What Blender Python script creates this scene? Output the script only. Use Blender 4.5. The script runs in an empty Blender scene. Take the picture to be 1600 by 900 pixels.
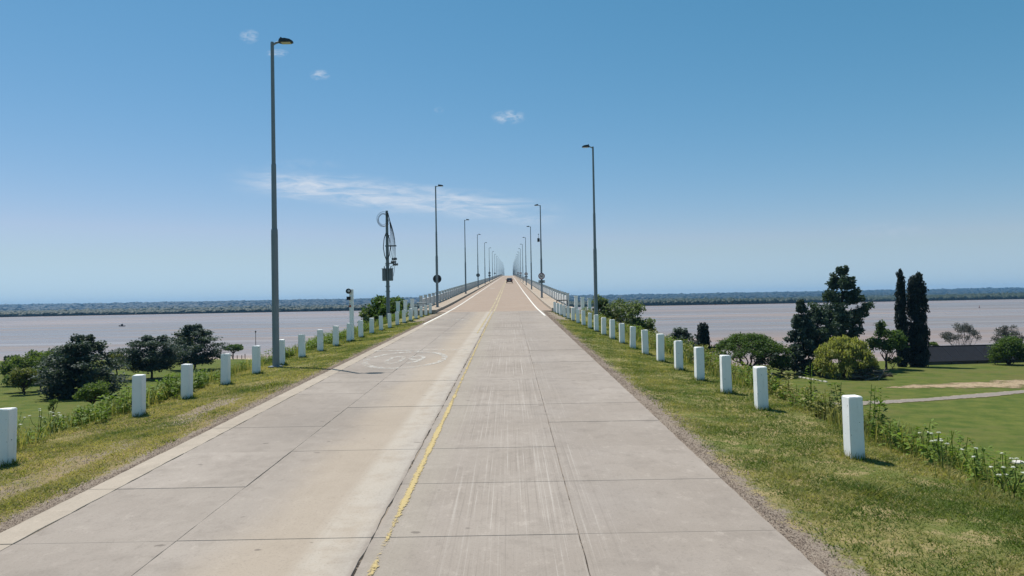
import bpy, bmesh, math, random
import numpy as np
from mathutils import Matrix, Vector

R = math.radians
rng = np.random.default_rng(7)
random.seed(7)
scene = bpy.context.scene
COL = scene.collection

# ------------------------------------------------------------------ camera
CAM_H = 2.4
cam_d = bpy.data.cameras.new('camera')
cam_d.sensor_width = 36.0
cam_d.lens = 36.0 * 1150.0 / 1600.0
cam_d.clip_start = 0.1
cam_d.clip_end = 40000.0
cam = bpy.data.objects.new('camera', cam_d)
COL.objects.link(cam)
_p, _y, _r = math.atan(20 / 1150.0), math.atan(3 / 1150.0), R(1.0)
_f = Vector((math.sin(_y) * math.cos(_p), math.cos(_y) * math.cos(_p), math.sin(_p)))
_rt = _f.cross(Vector((0, 0, 1))).normalized()
_up = _rt.cross(_f)
_r2 = math.cos(_r) * _rt - math.sin(_r) * _up
_u2 = math.sin(_r) * _rt + math.cos(_r) * _up
cam.matrix_world = Matrix(((_r2.x, _u2.x, -_f.x, 0), (_r2.y, _u2.y, -_f.y, 0),
                           (_r2.z, _u2.z, -_f.z, CAM_H), (0, 0, 0, 1)))
scene.camera = cam

# ------------------------------------------------------------------ view, sun
scene.view_settings.view_transform = 'Standard'
scene.view_settings.look = 'None'
scene.view_settings.exposure = 0.35
scene.view_settings.gamma = 1.0
scene.render.engine = 'CYCLES'
scene.cycles.use_denoising = True
scene.cycles.max_bounces = 6
scene.cycles.diffuse_bounces = 3
scene.cycles.glossy_bounces = 2
scene.cycles.transmission_bounces = 3
scene.cycles.transparent_max_bounces = 8
scene.cycles.volume_bounces = 0

SUN_EL, SUN_AZ = R(63.0), R(-41.0)          # azimuth clockwise from +Y
sun_dir = Vector((math.sin(SUN_AZ) * math.cos(SUN_EL), math.cos(SUN_AZ) * math.cos(SUN_EL), math.sin(SUN_EL)))
sl = bpy.data.lights.new('sun', 'SUN')
sl.energy = 4.5
sl.angle = R(0.53)
sl.color = (1.0, 0.955, 0.89)
so = bpy.data.objects.new('sun', sl)
so.rotation_euler = sun_dir.to_track_quat('Z', 'Y').to_euler()
so.location = (-60, 60, 150)
COL.objects.link(so)


# ------------------------------------------------------------------ node helper
class NG:
    def __init__(self, nt):
        self.nt = nt
        nt.nodes.clear()

    def new(self, t, **kw):
        n = self.nt.nodes.new(t)
        for k, v in kw.items():
            setattr(n, k, v)
        return n

    def link(self, a, b):
        self.nt.links.new(a, b)

    def put(self, sock, v):
        if isinstance(v, bpy.types.NodeSocket):
            self.link(v, sock)
        elif v is not None:
            if hasattr(sock.default_value, '__len__') and not hasattr(v, '__len__'):
                v = (v,) * len(sock.default_value)
            if hasattr(v, '__len__') and len(v) == 3 and len(sock.default_value) == 4:
                v = (*v, 1)
            sock.default_value = v

    def m(self, op, a, b=None, c=None, clamp=False):
        n = self.new('ShaderNodeMath', operation=op, use_clamp=clamp)
        for i, v in enumerate((a, b, c)):
            if v is not None:
                self.put(n.inputs[i], v)
        return n.outputs[0]

    def mix(self, f, a, b, blend='MIX'):
        n = self.new('ShaderNodeMix', data_type='RGBA', blend_type=blend)
        n.clamp_factor = True
        self.put(n.inputs[0], f)
        self.put(n.inputs[6], a)
        self.put(n.inputs[7], b)
        return n.outputs[2]

    def sep(self, v):
        n = self.new('ShaderNodeSeparateXYZ')
        self.link(v, n.inputs[0])
        return n.outputs

    def comb(self, x, y, z):
        n = self.new('ShaderNodeCombineXYZ')
        for i, v in enumerate((x, y, z)):
            self.put(n.inputs[i], v)
        return n.outputs[0]

    def noise(self, vec, scale=1.0, detail=3.0, rough=0.55, dist=0.0):
        n = self.new('ShaderNodeTexNoise')
        self.put(n.inputs['Vector'], vec)
        self.put(n.inputs['Scale'], scale)
        n.inputs['Detail'].default_value = detail
        n.inputs['Roughness'].default_value = rough
        n.inputs['Distortion'].default_value = dist
        return n.outputs[0]

    def step(self, v, lo, hi):
        n = self.new('ShaderNodeMapRange', interpolation_type='SMOOTHSTEP')
        self.put(n.inputs[0], v)
        n.inputs[1].default_value = lo
        n.inputs[2].default_value = hi
        return n.outputs[0]

    def scale(self, v, s):
        n = self.new('ShaderNodeVectorMath', operation='MULTIPLY')
        self.put(n.inputs[0], v)
        n.inputs[1].default_value = s
        return n.outputs[0]

    def pos(self):
        return self.new('ShaderNodeNewGeometry').outputs['Position']

    def obj(self):
        return self.new('ShaderNodeTexCoord').outputs['Object']

    def rand(self):
        return self.new('ShaderNodeObjectInfo').outputs['Random']

    def attr(self, name):
        return self.new('ShaderNodeAttribute', attribute_name=name).outputs['Fac']

    def bump(self, h, strength=0.3, dist=0.02):
        n = self.new('ShaderNodeBump')
        n.inputs['Strength'].default_value = strength
        n.inputs['Distance'].default_value = dist
        self.link(h, n.inputs['Height'])
        return n.outputs[0]

    def out(self, sh):
        o = self.new('ShaderNodeOutputMaterial')
        self.link(sh, o.inputs['Surface'])

    def bsdf(self, col, rough=0.8, spec=0.25, metal=0.0, normal=None, alpha=None):
        n = self.new('ShaderNodeBsdfPrincipled')
        self.put(n.inputs['Base Color'], col)
        self.put(n.inputs['Roughness'], rough)
        self.put(n.inputs['Specular IOR Level'], spec)
        self.put(n.inputs['Metallic'], metal)
        if normal is not None:
            self.link(normal, n.inputs['Normal'])
        if alpha is not None:
            self.put(n.inputs['Alpha'], alpha)
        return n.outputs[0]


def mat(name):
    m = bpy.data.materials.new(name)
    m.use_nodes = True
    return m, NG(m.node_tree)


# ------------------------------------------------------------------ world sky
SKY_CURVE = ((.84, 1.45), (.585, .80), (.71, .87))
world = bpy.data.worlds.new('World')
scene.world = world
world.use_nodes = True
g = NG(world.node_tree)
sky = g.new('ShaderNodeTexSky', sky_type='NISHITA')
sky.sun_disc = False
sky.sun_elevation = SUN_EL
sky.sun_rotation = SUN_AZ
sky.altitude = 20.0
sky.air_density = 1.0
sky.dust_density = 0.15
sky.ozone_density = 1.6
dirv = g.new('ShaderNodeTexCoord').outputs['Generated']
dx, dy, dz = g.sep(dirv)
fy = g.m('MAXIMUM', dy, 0.02)
ca, cb = g.m('DIVIDE', dx, fy), g.m('DIVIDE', dz, fy)
fwd = g.step(dy, 0.05, 0.2)
# a long thin band of cirrus
ax = g.m('ADD', ca, 0.155)
axis_b = g.m('SUBTRACT', cb, g.m('ADD', 0.1445, g.m('MULTIPLY', ax, -0.125)))
warp = g.noise(g.comb(g.m('MULTIPLY', ca, 9.0), g.m('MULTIPLY', cb, 26.0), 0.0), 1.0, 5.0, 0.6)
axis_b = g.m('ADD', axis_b, g.m('MULTIPLY', g.m('SUBTRACT', warp, 0.5), 0.030))
ga = g.step(g.m('ABSOLUTE', ax), 0.25, 0.12)
gb = g.step(g.m('ABSOLUTE', axis_b), 0.027, 0.002)
fib = g.noise(g.comb(g.m('ADD', g.m('MULTIPLY', ca, 16.0), g.m('MULTIPLY', cb, 25.0)), g.m('MULTIPLY', cb, 90.0), 3.0), 1.0, 6.0, 0.62, 0.6)
wisp = g.m('MULTIPLY', g.m('MULTIPLY', ga, gb), g.step(fib, 0.30, 0.70))
wisp = g.m('MULTIPLY', wisp, .80)
puffn = g.noise(g.comb(g.m('MULTIPLY', ca, 60.0), g.m('MULTIPLY', cb, 130.0), 9.0), 1.0, 5.0, 0.65, 0.4)
puffs = None
for (pa, pb, ra, rb, st) in ((-0.350, 0.3672, .014, .010, .55), (-0.313, 0.3437, .016, .006, .55),
                             (-0.2543, 0.3130, .014, .008, .60), (0.0023, 0.2506, .024, .010, .62),
                             (-0.0927, 0.2619, .007, .004, .5), (-0.28, 0.1898, .06, .010, .10), (0.518, 0.0869, .06, .012, .10)):
    d2 = g.m('ADD', g.m('POWER', g.m('DIVIDE', g.m('SUBTRACT', ca, pa), ra), 2.0),
             g.m('POWER', g.m('DIVIDE', g.m('SUBTRACT', cb, pb), rb), 2.0))
    v = g.m('MULTIPLY', g.m('MULTIPLY', g.step(d2, 1.3, 0.0), g.step(puffn, 0.38, 0.66)), st * .8)
    puffs = v if puffs is None else g.m('MAXIMUM', puffs, v)
cloud = g.m('MULTIPLY', g.m('MAXIMUM', wisp, puffs), fwd)
sc_ = g.new('ShaderNodeSeparateColor')
g.link(sky.outputs[0], sc_.inputs[0])
cc_ = g.new('ShaderNodeCombineColor')
chan = [g.m('MULTIPLY', g.m('POWER', g.m('MULTIPLY', sc_.outputs[i_], .1), p_), 10.0 * k_) for i_, (k_, p_) in enumerate(SKY_CURVE)]   # camera response of the clear blue
g.link(g.m('MINIMUM', chan[0], g.m('MULTIPLY', chan[1], .75)), cc_.inputs[0])
g.link(chan[1], cc_.inputs[1])
g.link(g.m('MAXIMUM', chan[2], g.m('MULTIPLY', chan[1], 1.17)), cc_.inputs[2])
skyc = g.mix(cloud, cc_.outputs[0], (5.6, 6.0, 6.6))
bg = g.new('ShaderNodeBackground')
g.link(skyc, bg.inputs['Color'])
bg.inputs['Strength'].default_value = 0.10
wo = g.new('ShaderNodeOutputWorld')
g.link(bg.outputs[0], wo.inputs['Surface'])

# ------------------------------------------------------------------ terrain shape
XL, XR, XC = -5.07, 2.48, -1.34
Y_AB = 58.0
_Y = np.arange(-400, 2600, 1.0)
_G = np.interp(_Y, [0, 50, 80, 600, 760, 1000, 1400], [.027, .027, .0395, .0395, .02, -.02, -.03])
_Z = np.concatenate([[0], np.cumsum((_G[1:] + _G[:-1]) / 2)])
_Z -= _Z[400]


def prof(y):
    return np.interp(y, _Y, _Z)


def grade(y):
    return float(np.interp(y, _Y, _G))


def sstep(a, b, x):
    t = np.clip((np.asarray(x, float) - a) / (b - a), 0, 1)
    return t * t * (3 - 2 * t)


def zpark(x, y):
    yf = [1480, 1506, 1530, 4200, 5200, 6500, 9000, 14000]
    y2 = y + 14 * np.sin(x * .021 + 1.3) * sstep(100, 160, y) + 30 * np.sin(x * .0037) * sstep(800, 1200, y)
    zl = np.interp(y2, [-400, 0, 69, 102, 131, 154, 185, 205, 250] + yf,
                   [-7, -7.6, -8.1, -9.5, -10.1, -10.6, -11.4, -12.6, -17, -17, -12.4, -11.6, -9, 6, 36, 48, 52])
    zr = np.interp(y2, [-400, 0, 40, 80, 120, 138, 152, 164, 195] + yf,
                   [-8, -8.3, -8.5, -9.0, -9.6, -10.1, -11, -12.6, -17, -17, -12.4, -11.6, -9, 6, 30, 40, 44])
    t = sstep(-20, 30, x)
    return zl * (1 - t) + zr * t


def terrain(x, y):
    x = np.asarray(x, float)
    y = np.asarray(y, float)
    e = np.maximum(XL - x, x - XR)
    fv = np.where(x > 0, np.interp(y, [0, 10, 14, 20, 30], [.6, .6, .45, .85, 1.1]), 1.0)
    top = prof(np.minimum(y, Y_AB)) - .02 - .085 * fv * np.clip(e, 0, 4)
    sh = np.where(x < 0, 3.2, 2.9)
    ex = np.maximum(e - sh, 0)
    dyy = np.maximum(y - Y_AB - .6, 0)
    d = np.sqrt(ex ** 2 + dyy ** 2)
    z = top - d * d / (d + 1.0) / 1.75
    return np.maximum(z, zpark(x, y))


def bumps(x, y):
    return (np.sin(x * 2.1 + y * .7) * np.sin(y * 1.3 - x * .8) * .016 + np.sin(x * 5.3 + 1.7) * np.sin(y * 3.1 + x) * .008)


# ------------------------------------------------------------------ mesh helpers
def link(o, parent=None):
    COL.objects.link(o)
    if parent is not None:
        o.parent = parent
    return o


def mesh_np(name, V, F, v=None):
    V = np.asarray(V, np.float32)
    F = np.asarray(F, np.int32)
    me = bpy.data.meshes.new(name)
    n, k = F.shape
    me.vertices.add(len(V))
    me.vertices.foreach_set('co', V.ravel())
    me.loops.add(n * k)
    me.loops.foreach_set('vertex_index', F.ravel())
    me.polygons.add(n)
    me.polygons.foreach_set('loop_start', np.arange(0, n * k, k, dtype=np.int32))
    me.update(calc_edges=True)
    if v is not None:
        a = me.attributes.new('v', 'FLOAT', 'POINT')
        a.data.foreach_set('value', np.asarray(v, np.float32))
    return me


class MB:
    def __init__(self):
        self.v, self.f, self.n = [], [], 0

    def add(self, V, F):
        V = [tuple(map(float, p)) for p in V]
        self.f += [tuple(i + self.n for i in q) for q in F]
        self.v += V
        self.n += len(V)
        return self

    def box(self, x0, x1, y0, y1, z0, z1):
        return self.add([(x0, y0, z0), (x1, y0, z0), (x1, y1, z0), (x0, y1, z0), (x0, y0, z1), (x1, y0, z1), (x1, y1, z1), (x0, y1, z1)],
                        [(0, 3, 2, 1), (4, 5, 6, 7), (0, 1, 5, 4), (1, 2, 6, 5), (2, 3, 7, 6), (3, 0, 4, 7)])

    def tube(self, pts, rad, n=8, closed=False):
        pts = [Vector(p) for p in pts]
        if not hasattr(rad, '__len__'):
            rad = [rad] * len(pts)
        V, F = [], []
        for i, p in enumerate(pts):
            if closed:
                t = pts[(i + 1) % len(pts)] - pts[i - 1]
            else:
                t = pts[min(i + 1, len(pts) - 1)] - pts[max(i - 1, 0)]
            t = t.normalized() if t.length > 1e-9 else Vector((0, 0, 1))
            a = t.cross(Vector((0.13, 0.97, 0.2) if abs(t.y) < .9 else (1, 0, 0))).normalized()
            b = t.cross(a)
            for k in range(n):
                an = 2 * math.pi * k / n
                V.append(p + (a * math.cos(an) + b * math.sin(an)) * rad[i])
        m = len(pts)
        for i in range(m if closed else m - 1):
            j = (i + 1) % m
            for k in range(n):
                l = (k + 1) % n
                F.append((i * n + k, i * n + l, j * n + l, j * n + k))
        if not closed:
            F.append(tuple(range(n - 1, -1, -1)))
            F.append(tuple((m - 1) * n + k for k in range(n)))
        return self.add(V, F)

    def lathe(self, prof_, n=16, axis='z', c=(0, 0, 0)):
        V, F = [], []
        for (r, h) in prof_:
            for k in range(n):
                an = 2 * math.pi * k / n
                x, y = r * math.cos(an), r * math.sin(an)
                V.append((c[0] + x, c[1] + y, c[2] + h) if axis == 'z' else (c[0] + x, c[1] - h, c[2] + y) if axis == 'y' else (c[0] + h, c[1] + x, c[2] + y))
        for i in range(len(prof_) - 1):
            for k in range(n):
                l = (k + 1) % n
                F.append((i * n + k, i * n + l, (i + 1) * n + l, (i + 1) * n + k))
        F.append(tuple(range(n - 1, -1, -1)))
        F.append(tuple((len(prof_) - 1) * n + k for k in range(n)))
        return self.add(V, F)

    def mesh(self, name):
        me = bpy.data.meshes.new(name)
        me.from_pydata(self.v, [], self.f)
        bm = bmesh.new()
        bm.from_mesh(me)
        bmesh.ops.recalc_face_normals(bm, faces=bm.faces)
        bm.to_mesh(me)
        bm.free()
        return me

    def build(self, name, material, parent=None, smooth=False, bevel=0.0, seg=1):
        me = self.mesh(name)
        if bevel:
            bm = bmesh.new()
            bm.from_mesh(me)
            bmesh.ops.bevel(bm, geom=list(bm.edges), offset=bevel, segments=seg, affect='EDGES', profile=0.6)
            bm.to_mesh(me)
            bm.free()
        if smooth:
            me.polygons.foreach_set('use_smooth', [True] * len(me.polygons))
        if hasattr(self, 'across'):
            me.attributes.new('v', 'FLOAT', 'POINT').data.foreach_set('value', self.across)
        me.materials.append(material)
        return link(bpy.data.objects.new(name, me), parent)


def tag(o, label=None, cat=None, group=None, kind=None):
    if label:
        o['label'] = label
    if cat:
        o['category'] = cat
    if group:
        o['group'] = group
    if kind:
        o['kind'] = kind
    return o


def empty(name, loc, rz=0.0, label=None, cat=None, group=None):
    o = bpy.data.objects.new(name, None)
    o.location = loc
    o.rotation_euler = (0, 0, rz)
    o.empty_display_size = 0.2
    COL.objects.link(o)
    return tag(o, label, cat, group)


def put_mesh(name, me, material, parent=None):
    if material is not None:
        me.materials.clear()
        me.materials.append(material)
    return link(bpy.data.objects.new(name, me), parent)


def copy_tree(o, parent=None):
    c = o.copy()
    COL.objects.link(c)
    c.parent = parent
    for ch in list(o.children):
        copy_tree(ch, c)
    return c


# ------------------------------------------------------------------ materials
def concrete_mat(name, base, tint, streak=1.0, lanes=True):
    m, g = mat(name)
    p = g.pos()
    x, y, z = g.sep(p)
    big = g.noise(p, 0.35, 4, .6)
    mid = g.noise(p, 2.3, 5, .65)
    fine = g.noise(p, 42.0, 3, .7)
    blot = g.noise(g.scale(p, (1.0, .6, 1.0)), 6.5, 6, .72)
    grit = g.noise(p, 160.0, 2, .6)
    c = g.mix(g.step(big, .3, .7), base, tint)
    c = g.mix(g.m('MULTIPLY', g.step(mid, .46, .72), .42), c, tuple(v * .72 for v in base))
    c = g.mix(g.m('MULTIPLY', g.step(blot, .54, .70), .38), c, tuple(v * 1.30 for v in tint))
    c = g.mix(g.m('MULTIPLY', g.step(blot, .45, .30), .38), c, tuple(v * .66 for v in base))
    if lanes:
        rnd = g.rand()
        c = g.mix(g.m('MULTIPLY', rnd, .20), c, tuple(v * .70 for v in base))
        wob = g.m('MULTIPLY', g.m('SUBTRACT', g.noise(p, .6, 4, .6), .5), .75)
        xx = g.m('ADD', x, wob)
        # blown sand along the middle of the oncoming lane
        sand = g.m('MULTIPLY', g.step(xx, -3.0, -2.2), g.step(xx, -1.35, -1.7))
        c = g.mix(g.m('MULTIPLY', sand, .55), c, (.40, .325, .245))
        pale = g.m('MULTIPLY', g.step(x, -1.95, -1.75), g.step(x, -1.35, -1.42))
        c = g.mix(g.m('MULTIPLY', pale, g.m('MULTIPLY', g.step(mid, .25, .6), .55)), c, (.47, .425, .365))
        dirt = g.m('MULTIPLY', g.step(x, -1.32, -1.25), g.step(xx, -.75, -1.0))
        c = g.mix(g.m('MULTIPLY', dirt, .35), c, (.33, .29, .235))
        oil = g.m('MULTIPLY', g.step(g.m('ABSOLUTE', g.m('SUBTRACT', xx, 0.95)), .9, .1), g.step(big, .3, .65))
        c = g.mix(g.m('MULTIPLY', oil, .22), c, (.21, .185, .17))
        oil2 = g.m('MULTIPLY', g.step(g.m('ABSOLUTE', g.m('SUBTRACT', xx, -3.6)), .9, .1), g.step(big, .65, .35))
        c = g.mix(g.m('MULTIPLY', oil2, .42), c, (.235, .205, .18))
        # scored texture dragged along the lane
        sv = g.comb(g.m('MULTIPLY', x, 30.0), g.m('MULTIPLY', y, .16), 0.0)
        s1 = g.noise(sv, 1.0, 5, .75)
        lane = g.m('MULTIPLY', g.step(x, -1.1, -.6), g.step(x, 1.3, .5))
        lane = g.m('ADD', g.m('MULTIPLY', lane, .8), .12)
        lane = g.m('MULTIPLY', lane, g.step(g.noise(p, .8, 2, .5), .25, .55))
        c = g.mix(g.m('MULTIPLY', g.m('MULTIPLY', g.step(s1, .53, .66), lane), .50 * streak), c, (.50, .45, .40))
        c = g.mix(g.m('MULTIPLY', g.m('MULTIPLY', g.step(s1, .46, .36), lane), .45 * streak), c, tuple(v * .62 for v in base))
        # chipped spots
        vo = g.new('ShaderNodeTexVoronoi', feature='F1')
        g.link(g.scale(p, (2.1, 3.4, 2.1)), vo.inputs['Vector'])
        vo.inputs['Scale'].default_value = 1.0
        pick = g.new('ShaderNodeSeparateColor')
        g.link(vo.outputs['Color'], pick.inputs[0])
        spot = g.step(g.m('ADD', g.m('ADD', vo.outputs['Distance'], g.m('MULTIPLY', g.noise(p, 14, 3, .6), .20)), g.m('MULTIPLY', g.step(pick.outputs[0], .12, .42), .5)), .23, .17)
        c = g.mix(g.m('MULTIPLY', spot, .65), c, (.12, .10, .085))
    c = g.mix(g.m('MULTIPLY', g.step(fine, .5, .72), .34), c, tuple(v * .6 for v in base))
    c = g.mix(g.m('MULTIPLY', g.step(grit, .55, .75), .15), c, (.6, .57, .53))
    h = g.m('ADD', g.m('MULTIPLY', fine, .5), g.m('MULTIPLY', grit, .5))
    g.out(g.bsdf(c, .9, .12, 0, g.bump(h, .35, .006)))
    return m


M = {}
M['slab'] = concrete_mat('road concrete', (.285, .242, .204), (.345, .298, .257))
M['deck'] = concrete_mat('bridge deck concrete', (.315, .24, .185), (.34, .265, .208), lanes=False)
M['walk'] = concrete_mat('walkway concrete', (.35, .285, .22), (.38, .31, .245), lanes=False)
M['strip'] = concrete_mat('edge strip concrete', (.35, .295, .235), (.395, .335, .27), lanes=False)


def simple(name, col, rough=.7, spec=.3, metal=0., var=.25, sc=6.0, bump=.15):
    m, g = mat(name)
    p = g.obj()
    n1, n2 = g.noise(p, sc, 4, .6), g.noise(p, sc * 9, 3, .6)
    c = g.mix(g.m('MULTIPLY', g.step(n1, .35, .75), var), col, tuple(v * .6 for v in col))
    c = g.mix(g.m('MULTIPLY', g.step(n2, .5, .8), var * .6), c, tuple(v * .55 for v in col))
    g.out(g.bsdf(c, rough, spec, metal, g.bump(n2, bump, .004)))
    return m


m, g = mat('joint filler')
p = g.pos()
jn = g.noise(p, 2.6, 4, .7)
jf = g.noise(p, 40.0, 3, .7)
c = g.mix(g.step(g.m('ADD', jn, g.m('MULTIPLY', g.m('SUBTRACT', jf, .5), .3)), .42, .54), (.045, .038, .032), (.25, .205, .16))
g.out(g.bsdf(c, .95, .05))
M['subbase'] = m
M['galv'] = simple('grey painted steel', (.20, .235, .26), .5, .35, .15, .25, 2.0, .05)
M['darksteel'] = simple('dark steel', (.045, .05, .055), .5, .3, .2)
M['signback'] = simple('sign back steel', (.035, .042, .05), .6, .2, 0., .15)
M['sign_white'] = simple('sign white', (.62, .58, .58), .5, .3, 0., .1)
M['sign_ring'] = simple('sign ring', (.16, .02, .03), .5, .3, 0., .1)
M['sign_black'] = simple('sign black', (.012, .012, .014), .5, .3, 0., .1)
M['plate'] = simple('sign plate', (.10, .13, .14), .5, .3, 0., .2)
M['lens'] = simple('lamp lens', (.55, .52, .46), .2, .5, 0., .1)
M['pier'] = simple('pier concrete', (.36, .34, .31), .85, .2)
M['tin'] = simple('old tin roofing', (.026, .028, .034), .9, .05, 0., .4, 1.0)
M['shedwall'] = simple('shed wall', (.12, .11, .10), .85, .2)
M['bark'] = simple('bark', (.06, .048, .038), .9, .1, 0., .5, 5.0, .6)
M['deadwood'] = simple('weathered dead wood', (.14, .125, .11), .9, .1, 0., .5, 5.0, .6)
M['carpaint'] = simple('dark car paint', (.018, .022, .032), .3, .5, .2, .05)
M['carglass'] = simple('car glass', (.03, .035, .04), .08, .6, 0., .02)
M['rubber'] = simple('rubber', (.015, .015, .015), .8, .2, 0., .1)
M['taillight'] = simple('tail light', (.35, .02, .02), .25, .5, 0., .05)
M['chrome'] = simple('bright trim', (.6, .6, .6), .25, .5, .6, .05)
M['hull'] = simple('boat hull', (.05, .05, .06), .6, .3)
M['wire'] = simple('cable', (.03, .032, .036), .6, .3, 0., .1)
M['box_grey'] = simple('equipment box grey', (.16, .18, .20), .6, .3, .1, .2)
M['utilpole'] = simple('utility pole', (.17, .20, .22), .75, .2, 0., .3)
M['red'] = simple('faded red', (.35, .06, .04), .6, .3)
M['stone'] = simple('pale stone', (.55, .52, .46), .85, .2)

# white painted concrete: posts, railing
m, g = mat('white painted concrete')
p = g.obj()
rnd = g.rand()
off = g.comb(g.m('MULTIPLY', rnd, 37.0), g.m('MULTIPLY', rnd, 17.0), 0.0)
vm = g.new('ShaderNodeVectorMath', operation='ADD')
g.link(p, vm.inputs[0])
g.link(off, vm.inputs[1])
q = vm.outputs[0]
x, y, z = g.sep(p)
n1, n2 = g.noise(q, 3.0, 5, .65), g.noise(q, 60.0, 3, .7)
drip = g.noise(g.scale(q, (14, 14, 1.2)), 1.0, 4, .6)
c = g.mix(g.m('MULTIPLY', g.step(n1, .42, .8), .4), (.88, .88, .86), (.76, .76, .73))
c = g.mix(g.m('MULTIPLY', g.step(drip, .55, .75), .22), c, (.50, .50, .47))
splash = g.m('MULTIPLY', g.step(g.m('ADD', z, g.m('MULTIPLY', n1, .22)), .26, .06), .6)
c = g.mix(splash, c, (.38, .33, .24))
pit = g.step(g.noise(q, 26.0, 2, .5), .70, .76)
c = g.mix(g.m('MULTIPLY', pit, .8), c, (.16, .15, .14))
g.out(g.bsdf(c, .75, .2, 0, g.bump(g.m('ADD', g.m('MULTIPLY', n2, .35), n1), .35, .008)))
M['white'] = m

m, g = mat('weathered railing concrete')
p = g.pos()
n1 = g.noise(p, 1.2, 5, .65)
drip = g.noise(g.scale(p, (6, 6, .8)), 1.0, 4, .6)
c = g.mix(g.m('MULTIPLY', g.step(n1, .4, .75), .5), (.56, .57, .56), (.38, .39, .39))
c = g.mix(g.m('MULTIPLY', g.step(drip, .52, .72), .35), c, (.27, .27, .27))
g.out(g.bsdf(c, .85, .2, 0, g.bump(n1, .2, .01)))
M['rail'] = m


def paint_mat(name, col, lo, hi, sc):
    m, g = mat(name)
    p = g.pos()
    n = g.m('ADD', g.m('MULTIPLY', g.noise(g.scale(p, (1, .45, 1)), sc, 6, .72), .7), g.m('MULTIPLY', g.noise(p, sc * .13, 3, .6), .3))
    a = g.step(n, lo, hi)
    dirty = g.noise(p, sc * 3, 3, .6)
    c = g.mix(g.m('MULTIPLY', g.step(dirty, .4, .8), .4), col, tuple(v * .6 for v in col))
    g.out(g.bsdf(c, .8, .2, 0, None, a))
    return m


m, g = mat('worn yellow paint')
p = g.pos()
x, y, z = g.sep(p)
xc = g.new('ShaderNodeAttribute', attribute_name='v').outputs['Fac']
n = g.m('ADD', g.m('MULTIPLY', g.noise(g.scale(p, (1.0, .7, 1)), 30.0, 8, .85), .75), g.m('MULTIPLY', g.noise(p, 1.6, 4, .7), .45))
wear = g.m('MULTIPLY', g.step(y, 10, 6.2), .085)
wear = g.m('ADD', wear, g.m('MULTIPLY', g.step(y, 13, 18), .06))
edge = g.m('MULTIPLY', g.m('POWER', g.m('ABSOLUTE', g.m('SUBTRACT', xc, .5)), 1.6), .75)
a = g.step(g.m('SUBTRACT', n, g.m('ADD', wear, edge)), .475, .525)
c = g.mix(g.m('MULTIPLY', g.step(g.noise(p, 30, 3, .6), .45, .75), .55), (.47, .36, .165), (.35, .29, .18))
g.out(g.bsdf(c, .85, .15, 0, None, a))
M['yellow_worn'] = m
M['yellow'] = paint_mat('yellow paint', (.50, .42, .26), .40, .52, 5.0)
M['white_line'] = paint_mat('white road paint', (.72, .69, .62), .30, .40, 4.0)
M['white_faded'] = paint_mat('faded white road paint', (.58, .545, .49), .38, .70, 6.0)


# ground
m, g = mat('grass and earth')
p = g.pos()
x, y, z = g.sep(p)
e = g.m('MAXIMUM', g.m('SUBTRACT', XL, x), g.m('SUBTRACT', x, XR))
n_big = g.noise(p, .045, 4, .6)
n_mid = g.noise(p, .45, 5, .65)
n_sm = g.noise(p, 3.2, 5, .7)
n_fi = g.noise(p, 28.0, 4, .75)
n_gr = g.noise(p, 95.0, 3, .7)
lawn = g.mix(g.step(n_mid, .32, .68), (.066, .098, .020), (.125, .138, .034))
lawn = g.mix(g.m('MULTIPLY', g.step(n_big, .54, .68), .6), lawn, (.135, .118, .042))
lawn = g.mix(g.m('MULTIPLY', g.step(n_sm, .5, .7), .5), lawn, (.045, .065, .016))
lawn = g.mix(g.m('MULTIPLY', g.step(g.noise(p, .16, 5, .7), .50, .60), .8), lawn, (.115, .12, .036))
verge = g.mix(g.step(n_mid, .36, .64), (.112, .142, .034), (.215, .190, .072))
verge = g.mix(g.m('MULTIPLY', g.step(n_sm, .47, .62), .75), verge, (.36, .275, .145))
verge = g.mix(g.m('MULTIPLY', g.step(n_sm, .45, .32), .75), verge, (.070, .105, .022))
leftw = g.m('MULTIPLY', g.step(x, -3, -5), g.step(y, 26, 14))
verge = g.mix(g.m('MULTIPLY', leftw, g.m('MULTIPLY', g.step(n_mid, .25, .55), .8)), verge, (.265, .19, .105))
lo = g.step(e, 3.4, 5.5)
c = g.mix(lo, verge, lawn)
# fine grain so the turf does not read as one sheet
c = g.mix(g.m('MULTIPLY', g.step(n_fi, .5, .72), .5), c, (.055, .064, .020))
c = g.mix(g.m('MULTIPLY', g.m('MULTIPLY', g.step(n_gr, .56, .74), .4), g.m('SUBTRACT', 1.0, lo)), c, (.34, .30, .17))
# bare gravel beside the carriageway and the wheel ruts on the oncoming side
ew = g.m('ADD', g.m('ADD', e, g.m('MULTIPLY', g.m('SUBTRACT', n_sm, .5), 1.1)), g.m('MULTIPLY', g.m('SUBTRACT', n_mid, .5), .7))
grav = g.mix(g.step(n_gr, .35, .65), (.15, .12, .096), (.36, .30, .24))
grav = g.mix(g.m('MULTIPLY', g.step(n_fi, .45, .7), .5), grav, (.22, .17, .125))
g_edge = g.step(ew, .44, .22)
rut = g.m('MULTIPLY', g.step(g.m('ABSOLUTE', g.m('SUBTRACT', ew, 1.25)), .42, .2), g.m('MULTIPLY', g.step(x, -5, -5.2), g.step(y, 21, 15)))
rut = g.m('MULTIPLY', rut, g.step(g.noise(p, .45, 3, .5), .45, .53))
end_bare = g.m('MULTIPLY', g.step(y, 38, 46), g.m('MULTIPLY', g.step(ew, 1.5, .9), g.step(y, 62, 58)))
gm = g.m('MAXIMUM', g.m('MAXIMUM', g_edge, g.m('MULTIPLY', rut, .9)), g.m('MULTIPLY', end_bare, .9))
c = g.mix(gm, c, grav)
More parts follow.
